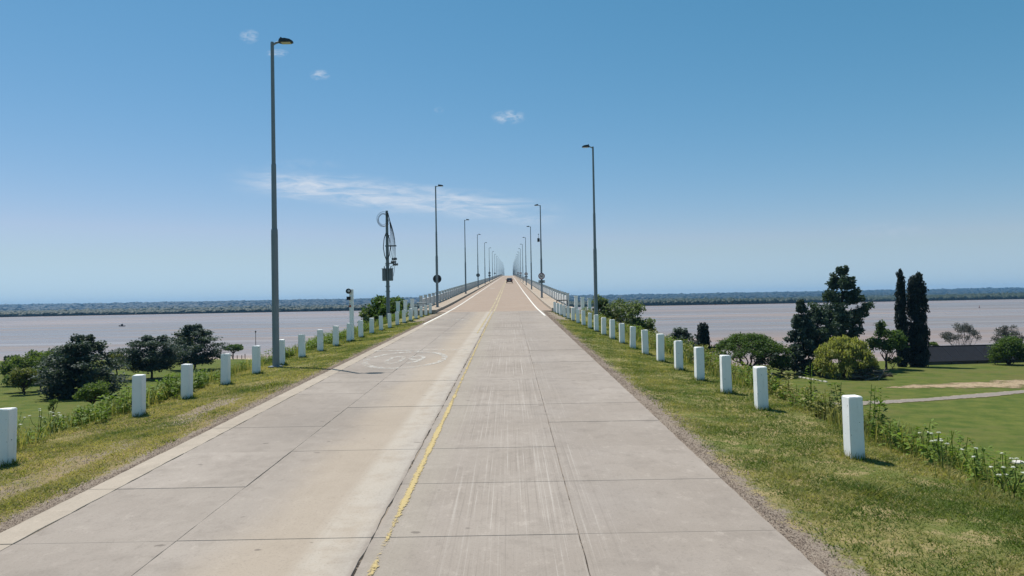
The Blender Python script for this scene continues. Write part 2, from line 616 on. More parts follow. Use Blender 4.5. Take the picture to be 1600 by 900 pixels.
# sandy river beach
beach = g.m('MULTIPLY', g.step(g.m('ADD', z, g.m('MULTIPLY', n_mid, .8)), -11.3, -11.75), g.step(y, 700, 600))
c = g.mix(beach, c, (.42, .35, .25))
far = g.step(y, 1300, 1400)
c = g.mix(far, c, g.mix(g.step(g.noise(p, .004, 5, .6), .4, .6), (.014, .023, .013), (.026, .034, .017)))
hgt = g.m('ADD', g.m('MULTIPLY', n_fi, .6), g.m('MULTIPLY', n_sm, .6))
g.out(g.bsdf(c, .95, .05, 0, g.bump(hgt, .8, .04)))
M['ground'] = m

# river
m, g = mat('muddy river water')
p = g.pos()
wv = g.noise(g.scale(p, (.25, .6, 1)), 1.0, 5, .6)
wv2 = g.noise(g.scale(p, (.03, .09, 1)), 1.0, 4, .6)
cur = g.noise(g.scale(p, (.0016, .006, 1)), 1.0, 5, .6)
c = g.mix(g.step(cur, .35, .65), (.195, .158, .138), (.27, .192, .152))
bd = g.noise(g.scale(p, (.004, .045, 1)), 1.0, 5, .65)
c = g.mix(g.m('MULTIPLY', g.step(bd, .56, .66), .55), c, (.36, .31, .285))
c = g.mix(g.m('MULTIPLY', g.step(bd, .44, .34), .4), c, (.15, .125, .115))
rg = g.m('ADD', .26, g.m('MULTIPLY', g.step(g.noise(g.scale(p, (.004, .03, 1)), 1.0, 5, .65), .4, .7), .26))
n = g.new('ShaderNodeBsdfPrincipled')
g.link(c, n.inputs['Base Color'])
g.link(rg, n.inputs['Roughness'])
n.inputs['IOR'].default_value = 1.33
n.inputs['Specular IOR Level'].default_value = .38
g.link(g.bump(g.m('ADD', g.m('MULTIPLY', wv, .5), wv2), .5, .6), n.inputs['Normal'])
g.out(n.outputs[0])
M['river'] = m

# pale path and dry sand
m, g = mat('worn path')
p = g.pos()
n1, n2 = g.noise(p, .9, 5, .7), g.noise(p, 5.0, 4, .7)
c = g.mix(g.step(n2, .35, .7), (.26, .23, .20), (.19, .165, .14))
ed = g.m('ABSOLUTE', g.m('SUBTRACT', g.attr('v'), .5))
c = g.mix(g.step(g.m('ADD', ed, g.m('MULTIPLY', n1, .2)), .42, .55), c, (.36, .28, .19))
a = g.step(g.m('ADD', ed, g.m('MULTIPLY', g.m('SUBTRACT', n1, .5), .55)), .46, .38)
g.out(g.bsdf(c, .95, .05, 0, None, a))
M['path'] = m
m, g = mat('dry sandy soil')
p = g.pos()
n1 = g.noise(p, .5, 5, .65)
n2 = g.noise(p, 4.0, 4, .7)
c = g.mix(g.step(n2, .35, .65), (.43, .34, .225), (.22, .155, .09))
sd = g.m('MULTIPLY', g.m('POWER', g.m('MULTIPLY', g.m('ABSOLUTE', g.m('SUBTRACT', g.attr('v'), .5)), 2.0), 2.0), .30)
a = g.step(g.m('SUBTRACT', g.m('ADD', n1, g.m('MULTIPLY', n2, .35)), sd), .44, .60)
g.out(g.bsdf(c, .95, .05, 0, None, a))
M['sand'] = m


def leaf_mat(name, dark, light, trans=.3, rough=.6):
    m, g = mat(name)
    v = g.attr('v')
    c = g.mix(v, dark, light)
    d = g.new('ShaderNodeBsdfPrincipled')
    g.link(c, d.inputs['Base Color'])
    d.inputs['Roughness'].default_value = rough
    d.inputs['Specular IOR Level'].default_value = .2
    t = g.new('ShaderNodeBsdfTranslucent')
    g.link(g.mix(1.0, c, (1.25, 1.35, .7), 'MULTIPLY'), t.inputs['Color'])
    mx = g.new('ShaderNodeMixShader')
    mx.inputs[0].default_value = trans
    g.link(d.outputs[0], mx.inputs[1])
    g.link(t.outputs[0], mx.inputs[2])
    g.out(mx.outputs[0])
    return m


L = {
    'cedar': leaf_mat('cedar needles', (.034, .053, .046), (.085, .115, .086), .2),
    'cypress': leaf_mat('cypress needles', (.014, .022, .021), (.034, .048, .039), .12),
    'pine': leaf_mat('pine needles', (.030, .052, .041), (.082, .118, .078), .22),
    'broad': leaf_mat('broad leaves', (.040, .075, .021), (.105, .16, .044), .42),
    'light': leaf_mat('light green leaves', (.055, .092, .022), (.155, .205, .052), .4),
    'olive': leaf_mat('olive green leaves', (.07, .085, .022), (.19, .20, .06), .35),
    'willow': leaf_mat('willow leaves', (.16, .175, .042), (.36, .355, .105), .42),
    'acacia': leaf_mat('acacia leaves', (.040, .072, .016), (.105, .16, .035), .35),
    'sage': leaf_mat('grey green leaves', (.075, .105, .048), (.20, .24, .12), .35),
    'weed': leaf_mat('weed leaves', (.07, .12, .022), (.22, .30, .06), .4),
    'dryweed': leaf_mat('dry weed leaves', (.12, .14, .04), (.32, .29, .11), .3),
    'grass': leaf_mat('grass blades', (.085, .128, .024), (.37, .315, .125), .45),
    'flower': leaf_mat('white umbels', (.60, .60, .52), (.80, .80, .74), .3),
    'pebble': leaf_mat('loose gravel', (.06, .046, .038), (.25, .20, .16), .0, .9),
    'twig': leaf_mat('grey twigs', (.085, .085, .08), (.16, .155, .145), .15),
    'bank': leaf_mat('river bank trees', (.020, .033, .019), (.034, .048, .025), .1),
    'ridge': leaf_mat('distant woodland', (.009, .017, .013), (.017, .026, .019), .0),
}

# ------------------------------------------------------------------ ground sheet
xs = np.concatenate([-np.geomspace(11.2, 7600, 46)[::-1] - .0, np.arange(-11, 9.01, .25), np.geomspace(9.2, 7600, 48),
                     [XL, XL + .06, XR - .06, XR]])
xs = np.unique(np.round(xs, 3))
ys = np.unique(np.round(np.concatenate([np.linspace(-260, -12, 14), np.arange(-10, 76, .5), np.arange(76, 270, 4.), np.geomspace(274, 1440, 14),
                                        np.arange(1450, 1560, 8.), np.geomspace(1580, 9600, 44)]), 3))
GX, GY = np.meshgrid(xs, ys)
GZ = terrain(GX, GY)
E_ = np.maximum(XL - GX, GX - XR)
near = (GY < 76) & (E_ > .05)
GZ = GZ + np.where(near, bumps(GX, GY) * sstep(.05, .4, E_), 0)
under = (E_ < -.03) & (GY < Y_AB + .4)
GZ = np.where(under, prof(GY) - .24, GZ)
farm = GY > 1540
GZ = GZ + np.where(farm, (np.sin(GX * .0021 + GY * .0006) + np.sin(GX * .0057 + 2)) * np.clip((GY - 3500) / 3000, 0, 1) * 5, 0)
nx, ny = len(xs), len(ys)
idx = np.arange(nx * ny).reshape(ny, nx)
Fq = np.stack([idx[:-1, :-1], idx[:-1, 1:], idx[1:, 1:], idx[1:, :-1]], -1).reshape(-1, 4)
me = mesh_np('ground', np.stack([GX, GY, GZ], -1).reshape(-1, 3), Fq)
me.polygons.foreach_set('use_smooth', [True] * len(me.polygons))
gr = put_mesh('ground', me, M['ground'])
tag(gr, 'grassy embankment, parkland and far shore', None, None, 'structure')

WZ = -12.6
rx = np.linspace(-7600, 7600, 9)
ry = np.array([110., 400, 800, 1200, 1545])
RX, RY = np.meshgrid(rx, ry)
idx = np.arange(45).reshape(5, 9)
Fq = np.stack([idx[:-1, :-1], idx[:-1, 1:], idx[1:, 1:], idx[1:, :-1]], -1).reshape(-1, 4)
rv = put_mesh('river', mesh_np('river', np.stack([RX, RY, RX * 0 + WZ], -1).reshape(-1, 3), Fq), M['river'])
tag(rv, 'wide muddy brown river', None, None, 'structure')


def drape(name, pts_l, pts_r, material, lift, label):
    V, F = [], []
    n = len(pts_l)
    for (a, b) in zip(pts_l, pts_r):
        for t in np.linspace(0, 1, 7):
            px, py = a[0] + (b[0] - a[0]) * t, a[1] + (b[1] - a[1]) * t
            V.append((px, py, float(terrain(px, py)) + lift))
    for i in range(n - 1):
        for k in range(6):
            F.append((i * 7 + k, i * 7 + k + 1, (i + 1) * 7 + k + 1, (i + 1) * 7 + k))
    o = put_mesh(name, mesh_np(name, V, F, np.tile(np.linspace(0, 1, 7), n)), material)
    return tag(o, label, None, None, 'structure')


px_ = np.array([22, 27, 33.3, 38, 44.9, 52, 58.9, 68, 80, 100])
py_ = np.array([75.5, 75.8, 76.4, 77.5, 79.2, 81.8, 84.8, 88, 92, 96])
wob = .25 * np.sin(px_ * 1.3)
drape('footpath', list(zip(px_, py_ - 1.5 + wob)), list(zip(px_, py_ + 1.2 - wob)), M['path'], .05, 'pale worn path across the lawn')
sx_ = np.array([46, 50, 55, 60, 66, 74, 84, 96.])
drape('sand_patch', list(zip(sx_, np.interp(sx_, [46, 58, 96], [90.5, 87.2, 97]))), list(zip(sx_, np.interp(sx_, [46, 52, 60, 96], [91.5, 95, 97, 106]))), M['sand'], .035, 'bare sandy patch beside the path')

# ------------------------------------------------------------------ road of concrete slabs
mb = MB()
yy = np.concatenate([np.arange(-6.2, Y_AB + .2, 1.6), [Y_AB + .2]])
for a, b in zip(yy[:-1], yy[1:]):
    za, zb = prof(a) - .009, prof(b) - .009
    mb.add([(XL + .02, a, za), (XR - .02, a, za), (XR - .02, b, zb), (XL + .02, b, zb)], [(0, 1, 2, 3)])
road = mb.build('road', M['subbase'])
tag(road, 'concrete approach road of jointed slabs', None, None, 'structure')
JY0, JS = 6.99, 1.832
cols = [(-5.07, -4.73), (-4.73, -3.19), (-3.19, -1.34), (-1.34, .61), (.61, 2.48)]
gaps = [.003, .006, .003, .006, .003, .002]
slab_mesh = []
rows = list(range(-7, 29))
for ci, (x0, x1) in enumerate(cols):
    for var in range(3):
        w0, w1 = x0 + gaps[ci], x1 - gaps[ci + 1]
        l0, l1 = .003, JS - .003
        b = bmesh.new()
        nseg = 10
        # top outline with slightly chipped long edges
        def jag(s):
            return random.uniform(-1, 1) * s
        jl = .010 if ci == 3 else .011 if ci == 1 else .004
        jr = .010 if ci == 2 else .009 if ci == 0 else .004
        if ci == 4:
            jr = .010
        if ci == 0:
            jl = .006
        left = [(w0 + (jag(jl) if 0 < k < nseg else 0), l0 + (l1 - l0) * k / nseg) for k in range(nseg + 1)]
        right = [(w1 + (jag(jr) if 0 < k < nseg else 0), l0 + (l1 - l0) * k / nseg) for k in range(nseg + 1)]
        mbs = MB()
        V = [(x, y, 0) for x, y in left] + [(x, y, 0) for x, y in right] + [(x, y, -.005) for x, y in left] + [(x, y, -.005) for x, y in right]
        n = nseg + 1
        # inset the top ring a little: worn arris
        V = [(x + .003, y, 0) for x, y in left] + [(x - .003, y, 0) for x, y in right] + V[2 * n:] + [(x, y, -.155) for x, y in left] + [(x, y, -.155) for x, y in right]
        V = [(x, y + (.003 if k % n == 0 else -.003 if k % n == n - 1 else 0), z) if k < 2 * n else (x, y, z) for k, (x, y, z) in enumerate(V)]
        F = []
        for k in range(nseg):
            F.append((k, n + k, n + k + 1, k + 1))
            for lv in (0, 2 * n):
                F.append((lv + k, lv + k + 1, lv + 2 * n + k + 1, lv + 2 * n + k))
                F.append((lv + n + k, lv + n + k + 1, lv + 3 * n + k + 1, lv + 3 * n + k))
        for lv in (0, 2 * n):
            for k in (0, n - 1):
                F.append((lv + k, lv + n + k, lv + 3 * n + k, lv + 2 * n + k))
        b.free()
        mbs.add(V, F)
        mm = mbs.mesh('concrete_slab')
        mm.materials.append(M['strip'] if ci == 0 else M['slab'])
        slab_mesh.append(mm)
for k in rows:
    y0 = JY0 + k * JS
    if y0 + JS > Y_AB + .3:
        continue
    ang = math.atan((prof(y0 + JS) - prof(y0)) / JS)
    for ci in range(5):
        o = bpy.data.objects.new('concrete_slab', slab_mesh[ci * 3 + (k * 7 + ci) % 3])
        sh = .05 if k == 16 else 0
        o.location = (0, y0 + sh, float(prof(y0)) + random.uniform(-.0025, .0025))
        o.rotation_euler = (ang, 0, 0)
        if k == 16:
            o.scale = (1, (JS - .06) / JS, 1)
        link(o, road)
# the road behind the viewer
mb = MB()
yb = JY0 - 7 * JS
mb.add([(XL, -255, prof(-255) - .1), (XR, -255, prof(-255) - .1), (XR, yb - .02, prof(yb)), (XL, yb - .02, prof(yb))], [(0, 1, 2, 3)])
mb.build('rear_pavement', M['strip'], road)


def strip_mesh(mb, xfun, w, y0, y1, lift, step=2.0):
    ysx = np.append(np.arange(y0, y1, step), y1)
    V, F = [], []
    for q in ysx:
        xc = xfun(q)
        V += [(xc - w / 2, q, prof(q) + lift), (xc + w / 2, q, prof(q) + lift)]
    for i in range(len(ysx) - 1):
        F.append((2 * i, 2 * i + 1, 2 * i + 3, 2 * i + 2))
    mb.add(V, F)
    mb.across = [0.0, 1.0] * len(ysx)
    return mb


LIFT = .007
yl = lambda q: float(np.interp(q, [0, 14, 26, 42, 52, 60], [-1.19, -1.20, -1.26, -1.31, -1.33, -1.30]))
o = strip_mesh(MB(), yl, .125, 2.0, 57.6, LIFT).build('centre_line', M['yellow_worn'])
tag(o, 'worn flaking yellow centre line on the approach slabs', 'road marking', None)
o = strip_mesh(MB(), lambda q: -1.56 + .004 * math.sin(q), .14, 34.0, 57.5, LIFT).build('centre_line', M['yellow_worn'])
tag(o, 'short worn yellow line left of the road centre joint', 'road marking', None)
for xo, nm in ((-1.62, 'outer'), (-1.30, 'inner')):
    o = strip_mesh(MB(), lambda q: xo, .12, 58.4, 1000.0, LIFT, 5.0).build('centre_line', M['yellow'])
    tag(o, 'yellow line of the double centre marking on bridge, ' + ('oncoming lane side' if nm == 'outer' else 'right lane side'), 'road marking', 'double yellow centre lines')
o = strip_mesh(MB(), lambda q: float(np.interp(q, [52, 62, 120], [2.34, 2.25, 2.12])), .13, 50.0, 1000.0, LIFT, 4.0).build('edge_line', M['white_line'])
tag(o, 'white edge line along the right lane of the bridge', 'road marking', 'white edge lines')
o = strip_mesh(MB(), lambda q: -4.98, .13, 42.0, 1000.0, LIFT, 4.0).build('edge_line', M['white_line'])
tag(o, 'white edge line along the oncoming lane of the bridge', 'road marking', 'white edge lines')


def flat_on_road(V2):
    return [(x, y, float(prof(y)) + LIFT) for x, y in V2]


def text_mesh(body, size):
    cu = bpy.data.curves.new('txt', 'FONT')
    cu.body = body
    cu.size = size
    cu.align_x = 'CENTER'
    cu.align_y = 'CENTER'
    to = bpy.data.objects.new('txt', cu)
    me = bpy.data.meshes.new_from_object(to)
    bpy.data.objects.remove(to)
    return me


rd = empty('speed_roundel', (-3.3, 23.1, float(prof(23.1))), 0, 'faded white painted speed roundel reading 60 for the oncoming lane', 'road marking')
V, F = [], []
N = 40
for k in range(N):
    a = 2 * math.pi * k / N
    for rr in (1.0, .86):
        V.append((1.30 * rr * math.cos(a), 2.55 * rr * math.sin(a)))
V = [(x, y, float(prof(y + 23.1) - prof(23.1)) + LIFT) for x, y in V]
F = [(2 * k, 2 * ((k + 1) % N), 2 * ((k + 1) % N) + 1, 2 * k + 1) for k in range(N)]
put_mesh('ring', mesh_np('ring', V, F), M['white_faded'], rd)
tm = text_mesh('60', 1.0)
for v in tm.vertices:
    x, y = -v.co.x * 1.25, -v.co.y * 3.4
    v.co = (x, y, float(prof(y + 23.1) - prof(23.1)) + LIFT)
put_mesh('number', tm, M['white_faded'], rd)
for (xa, xb, yq, wd, lab) in ((-4.85, -1.55, 26.1, .16, 'thin faded white bar painted across the oncoming lane above the roundel'),
                              (-4.3, -2.6, 46.5, .35, 'faded white bar painted across the oncoming lane near bridge start'),
                              (-4.1, -3.0, 146, .5, 'short white bar painted on the oncoming lane of the bridge')):
    o = put_mesh('lane_bar', mesh_np('lane_bar', flat_on_road([(xa, yq - wd), (xb, yq - wd), (xb, yq + wd), (xa, yq + wd)]), [(0, 1, 2, 3)]),
                 M['white_line'] if yq > 100 else M['white_faded'])
    tag(o, lab, 'road marking')

# ------------------------------------------------------------------ bridge
bridge = empty('bridge', (0, 0, 0), 0, 'long concrete road bridge climbing away over the river', 'bridge')
KL, KR = -5.86, 3.26
RLX, RRX = -7.35, 4.72
ybs = np.concatenate([[Y_AB], np.arange(60, 200, 5.), np.arange(200, 1500, 10.), [1500.]])


def sweep(section, ys_, name, material, parent):
    mb = MB()
    n = len(section)
    V, F = [], []
    for q in ys_:
        z = float(prof(q))
        V += [(x, q, z + dzz) for x, dzz in section]
    for i in range(len(ys_) - 1):
        for k in range(n):
            l = (k + 1) % n
            F.append((i * n + k, i * n + l, (i + 1) * n + l, (i + 1) * n + k))
    F.append(tuple(range(n)))
    F.append(tuple((len(ys_) - 1) * n + k for k in range(n)))
    mb.add(V, F)
    return mb.build(name, material, parent)


sweep([(KL, 0), (KR, 0), (KR, -.45), (KL, -.45)], ybs, 'deck', M['deck'], bridge)
for sgn, k0, r0 in ((-1, KL, RLX), (1, KR, RRX)):
    sweep([(k0, .20), (k0 + sgn * .003, -.44), (k0 + sgn * .22, -.44), (k0 + sgn * .22, .215), (k0 + sgn * .03, .215)], ybs, 'kerb', M['strip'], bridge)
    sweep([(k0 + sgn * .223, .205), (k0 + sgn * .223, -.43), (r0 + sgn * .3, -.43), (r0 + sgn * .3, .205)], ybs, 'walkway', M['walk'], bridge)
for gx in (-5.9, -2.8, .2, 3.3):
    sweep([(gx - .25, -.453), (gx + .25, -.453), (gx + .25, -1.9), (gx - .25, -1.9)], ybs[1:], 'girder', M['pier'], bridge)
for yq in np.arange(98, 1480, 40.):
    zt = float(prof(yq)) - 1.905
    zb = float(zpark(np.array(-1.3), np.array(yq))) - .5
    mb = MB()
    mb.box(-6.8, 4.2, yq - .6, yq + .6, zt - 1.1, zt)
    for cx in (-4.6, 2.0):
        mb.tube([(cx, yq, zb), (cx, yq, zt - 1.1)], .65, 12)
    mb.build('pier', M['pier'], bridge)
mb = MB()
mb.box(-7.6, 5.0, Y_AB - .9, Y_AB - .02, -2.6, float(prof(Y_AB)) - .26)
mb.build('abutment', M['pier'], bridge)
for o in bridge.children:
    pass

# railings: posts with precast panels between
POST_S = 3.3
post_me = {}


def rail_posts(side):
    r0 = RLX if side < 0 else RRX
    rail = empty('railing', (0, 0, 0))
    rail.parent = bridge
    pm = MB().box(-.12, .12, -.13, .13, 0, 1.04).box(-.15, .15, -.16, .16, 1.041, 1.10).mesh('post')
    pm.materials.append(M['rail'])
    gl = POST_S - .26
    pn = MB()
    s = .0395
    y0, y1 = .13 + .16, POST_S - .13 - .16
    for (za, zb, xa, xb, ya, yb_) in ((.16, .80, -.06, .06, y0, y1), (.30, .42, -.035, .035, .132, POST_S - .132), (.62, .72, -.035, .035, .132, POST_S - .132)):
        V = [(xa, ya, za + s * ya), (xb, ya, za + s * ya), (xb, yb_, za + s * yb_), (xa, yb_, za + s * yb_),
             (xa, ya, zb + s * ya), (xb, ya, zb + s * ya), (xb, yb_, zb + s * yb_), (xa, yb_, zb + s * yb_)]
        pn.add(V, [(0, 3, 2, 1), (4, 5, 6, 7), (0, 1, 5, 4), (1, 2, 6, 5), (2, 3, 7, 6), (3, 0, 4, 7)])
    pnm = pn.mesh('panel')
    pnm.materials.append(M['rail'])
    far = MB()
    q = 60.6
    while q < 1000:
        z = float(prof(q)) + .20
        if q < 165:
            o = bpy.data.objects.new('post', pm)
            o.location = (r0, q, z)
            link(o, rail)
            o = bpy.data.objects.new('panel', pnm)
            o.location = (r0, q, z)
            link(o, rail)
        else:
            far.box(r0 - .12, r0 + .12, q - .13, q + .13, z, z + 1.08)
            far.box(r0 - .06, r0 + .06, q + .29, q + POST_S - .29, z + .2, z + .88)
        q += POST_S
    fo = far.build('far_posts_and_panels', M['rail'], rail)
    fo['kind'] = 'stuff'
    # splayed end: taller whitewashed posts turning away from the road
    for k, (ox, oy) in enumerate(((.62, -.2), (1.08, -.9), (1.55, -1.7))):
        px, py = r0 + side * ox, 60.0 + oy
        zb = min(float(terrain(px, py)), float(prof(58))) - .2
        zt = float(prof(60)) + 1.02 - .10 * k
        MB().box(px - .13, px + .13, py - .13, py + .13, zb, zt).box(px - .17, px + .17, py - .17, py + .17, zt + .001, zt + .06).build('end_post', M['white'], rail)
    return rail


rail_posts(-1)
rail_posts(1)

# tubular barriers where the walkways begin
for side, xa, xb, lab in ((1, 3.62, 4.42, 'dark grey tubular barrier at start of the walkway beside right lane'),
                          (-1, -7.25, -6.55, 'pale tubular barrier at start of the walkway beside oncoming lane')):
    yq = 57.3
    zb = float(terrain((xa + xb) / 2, yq)) - .05
    e_ = empty('walkway_barrier', ((xa + xb) / 2, yq, zb), 0, lab, 'barrier')
    hw = (xb - xa) / 2
    mt = M['darksteel'] if side > 0 else M['galv']
    for s in (-1, 1):
        MB().tube([(s * hw, 0, 0), (s * hw, 0, 1.0)], .035, 8).build('upright', mt, e_)
    MB().tube([(-hw - .03, 0, 1.03), (hw + .03, 0, 1.03)], .04, 8).build('top_rail', mt, e_)
    MB().tube([(-hw + .036, 0, .55), (hw - .036, 0, .55)], .025, 8).build('middle_rail', mt, e_)

# ------------------------------------------------------------------ bollards
bm_list = []
for v in range(5):
    b = bmesh.new()
    bmesh.ops.create_cube(b, size=1.0)
    for vv in b.verts:
        vv.co.x *= .205
        vv.co.y *= .205
        vv.co.z = (vv.co.z + .5) * 1.015 - .18
        if vv.co.z > .5:
            vv.co.z += random.uniform(-.010, .010)
            vv.co.x *= .985
            vv.co.y *= .985
    bmesh.ops.bevel(b, geom=[e_ for e_ in b.edges], offset=.012, segments=2, affect='EDGES')
    bmesh.ops.subdivide_edges(b, edges=[e_ for e_ in b.edges if e_.calc_length() > .5], cuts=6, use_grid_fill=True)
    for vv in b.verts:
        vv.co.x += random.uniform(-.0022, .0022)
        vv.co.y += random.uniform(-.0022, .0022)
    me = bpy.data.meshes.new('bollard')
    b.to_mesh(me)
    b.free()
    me.materials.append(M['white'])
    bm_list.append(me)

SP = 2.25
ORD = ['zeroth', 'first', 'second', 'third', 'fourth', 'fifth', 'sixth', 'seventh', 'eighth', 'ninth', 'tenth', 'eleventh', 'twelfth', 'thirteenth', 'fourteenth',
       'fifteenth', 'sixteenth', 'seventeenth', 'eighteenth', 'nineteenth', 'twentieth', 'twenty-first', 'twenty-second', 'twenty-third']
right_y = [10.25] + [13.9 + SP * i for i in range(20)]
right_x = lambda q: float(np.interp(q, [10, 10.3, 13.9, 20.6, 29.65, 40, 48, 56.7], [4.74, 4.74, 4.70, 4.69, 4.47, 4.10, 3.72, 3.42]))
left_y = [11.2] + [15.2 + SP * i for i in range(20)]
left_x = lambda q: float(np.interp(q, [11, 17.5, 26.5, 35.5, 42.2, 58], [-7.68, -7.68, -7.50, -7.21, -6.93, -6.30]))
for side, yl_, fx in ((1, right_y, right_x), (-1, left_y, left_x)):
    for i, q in enumerate(yl_):
        if q > 58.2:
            continue
        x = fx(q)
        o = bpy.data.objects.new('bollard', bm_list[(i * 3 + (side > 0)) % 5])
        o.location = (x, q, float(terrain(x, q)))
        o.rotation_euler = (random.uniform(-.022, .022), random.uniform(-.028, .028), random.uniform(-.09, .09) + random.choice((0, 1, 2, 3)) * math.pi / 2)
        o.scale = (1, 1, random.uniform(.965, 1.03))
        if side > 0 and i in (9, 12, 17):
            o.rotation_euler[1] += .035
        link(o)
        sd = 'right lane' if side > 0 else 'oncoming lane'
        if i == 0:
            lab = 'white square concrete bollard standing apart across a gap from its row beside ' + sd
        else:
            lab = 'white square concrete bollard, ' + ORD[i] + ' after the gap in the row beside ' + sd
        tag(o, lab, 'bollard', 'white bollards along the ' + ('right lane' if side > 0 else 'oncoming lane'))


# ------------------------------------------------------------------ street lamps
def make_lamp(h):
    root = empty('street_lamp', (0, 0, 0))
    MB().box(-.2, .2, -.2, .2, 0, .03).build('base_plate', M['galv'], root)
    mb = MB()
    mb.lathe([(.112, .03), (.108, h * .40), (.104, h * .42), (.086, h * .425), (.078, h * .62), (.066, h * .625), (.055, h - .05), (.05, h)], 12)
    mb.build('pole', M['galv'], root, smooth=False)
    MB().tube([(0, 0, h - .10), (.12, 0, h - .03), (.24, 0, h)], .035, 8).build('arm', M['galv'], root)
    hd = MB()
    sec = [(.24, .05, .05), (.30, .11, .075), (.52, .135, .08), (.74, .12, .06), (.86, .07, .03)]
    V, F = [], []
    for (x, w, t) in sec:
        x = .12 + (x - .12) * .74
        V += [(x, -w, h - .03), (x, w, h - .03), (x, w * .8, h - .03 + t * 1.6), (x, -w * .8, h - .03 + t * 1.6)]
    for i in range(len(sec) - 1):
        for k in range(4):
            l = (k + 1) % 4
            F.append((i * 4 + k, i * 4 + l, i * 4 + 4 + l, i * 4 + 4 + k))
    F += [(0, 1, 2, 3), (16, 17, 18, 19)]
    hd.add(V, F)
    head = hd.build('lamp_head', M['darksteel'], root)
    MB().box(.30, .60, -.095, .095, h - .048, h - .031).build('lens', M['lens'], head)
    MB().tube([(.28, 0, h + .09), (.28, 0, h + .15)], .03, 8).build('photocell', M['darksteel'], head)
    return root


LAMP_H = 10.5
lamp0 = make_lamp(LAMP_H)
lamp_used = [False]


def place_lamp(x, y, z, rz, label, group, sc=1.0):
    o = lamp0 if not lamp_used[0] else copy_tree(lamp0)
    lamp_used[0] = True
    o.location = (x, y, z)
    o.rotation_euler = (0, 0, rz)
    o.scale = (1, 1, sc)
    tag(o, label, 'street lamp', group)
    return o


place_lamp(-7.56, 23.7, float(terrain(-7.56, 23.7)), 0, 'tall grey street lamp rising from the grass among bollards beside oncoming lane', 'street lamps')
place_lamp(5.22, 44.9, float(terrain(5.22, 44.9)), math.pi, 'tall grey street lamp on the embankment behind bollards beside right lane', 'street lamps', 1.03)
LLX, LRX = -6.30, 3.58
sign_L, sign_R = [], []
k = 0
while 63.6 + 41 * k < 880:
    q = 63.6 + 41 * k
    lab = ORD[k + 1] + ' street lamp from the bridge start beside oncoming lane' + (', carrying a round sign' if k in (0, 2, 4, 6) else '')
    place_lamp(LLX, q, float(prof(q)) + .206, 0, lab, 'street lamps')
    if k in (0, 2, 4, 6):
        sign_L.append(q)
    k += 1
k = 0
while 83.3 + 39.4 * k < 880:
    q = 83.3 + 39.4 * k
    lab = ORD[k + 1] + ' street lamp from the bridge start beside right lane' + (', carrying a speed sign' if k in (0, 2, 4, 6) else '')
    place_lamp(LRX, q, float(prof(q)) + .206, math.pi, lab, 'street lamps')
    if k in (0, 2, 4, 6):
        sign_R.append(q)
    k += 1

# signs clamped on the lamp posts
num = text_mesh('60', .46)
for i, q in enumerate(sign_R):
    z = float(prof(q)) + .206
    s = empty('speed_sign', (LRX, q - .15, z), 0, ORD[i + 1] + ' round 60 speed limit sign from the bridge start on right lane lamp post', 'road sign', 'speed signs on the bridge')
    MB().lathe([(.37, 0), (.37, .02)], 28, 'y', (0, 0, 2.45)).build('disc', M['sign_ring'], s)
    MB().lathe([(.285, .0205), (.285, .024)], 28, 'y', (0, 0, 2.45)).build('face', M['sign_white'], s)
    nm = num.copy()
    for v in nm.vertices:
        v.co = (v.co.x * .82, -.0275, 2.45 + v.co.y * 1.05)
    put_mesh('number', nm, M['sign_black'], s)
    pl = MB().box(-.36, .36, -.02, 0, 1.68, 1.98).build('plate', M['plate'], s)
    MB().box(-.30, -.22, -.024, -.0205, 1.76, 1.90).build('mark', M['sign_white'], pl)
    MB().box(.22, .30, -.024, -.0205, 1.76, 1.90).build('mark', M['sign_white'], pl)
    for zz in (1.83, 2.3, 2.6):
        MB().box(-.06, .06, .003, .07, zz - .025, zz + .025).build('clamp', M['galv'], s)
for i, q in enumerate(sign_L):
    z = float(prof(q)) + .206
    s = empty('road_sign', (LLX, q + .15, z), 0, ORD[i + 1] + ' round sign from the bridge start, dark back showing, on oncoming lane lamp post' if i != 2 else 'pair of round signs one above other seen from behind on lamp post', 'road sign', 'signs facing the oncoming lane')
    for zz in ((2.45,) if i != 2 else (2.75, 1.95)):
        d_ = MB().lathe([(.37, 0), (.37, -.02)], 28, 'y', (0, 0, zz)).build('disc', M['signback'], s)
        MB().box(-.30, .30, -.035, -.003, zz - .04, zz + .0).build('back_rail', M['signback'], d_)
# camera box on the first lamp post of the bridge
q = 83.3
s = empty('camera_box', (LRX - .24, q, float(prof(q)) + 6.75), 0, 'small dark equipment box with antenna halfway up a lamp post', 'equipment box')
MB().box(-.16, .10, -.12, .12, -.2, .22).build('housing', M['darksteel'], s, bevel=.015)
MB().tube([(-.02, 0, .22), (-.02, 0, .62)], .015, 6).build('antenna', M['darksteel'], s)
MB().lathe([(.05, .0), (.06, .04), (.02, .1)], 8, 'z', (-.02, 0, .62)).build('antenna_tip', M['darksteel'], s)
MB().box(.10, .165, -.03, .03, -.03, .03).build('bracket', M['galv'], s)

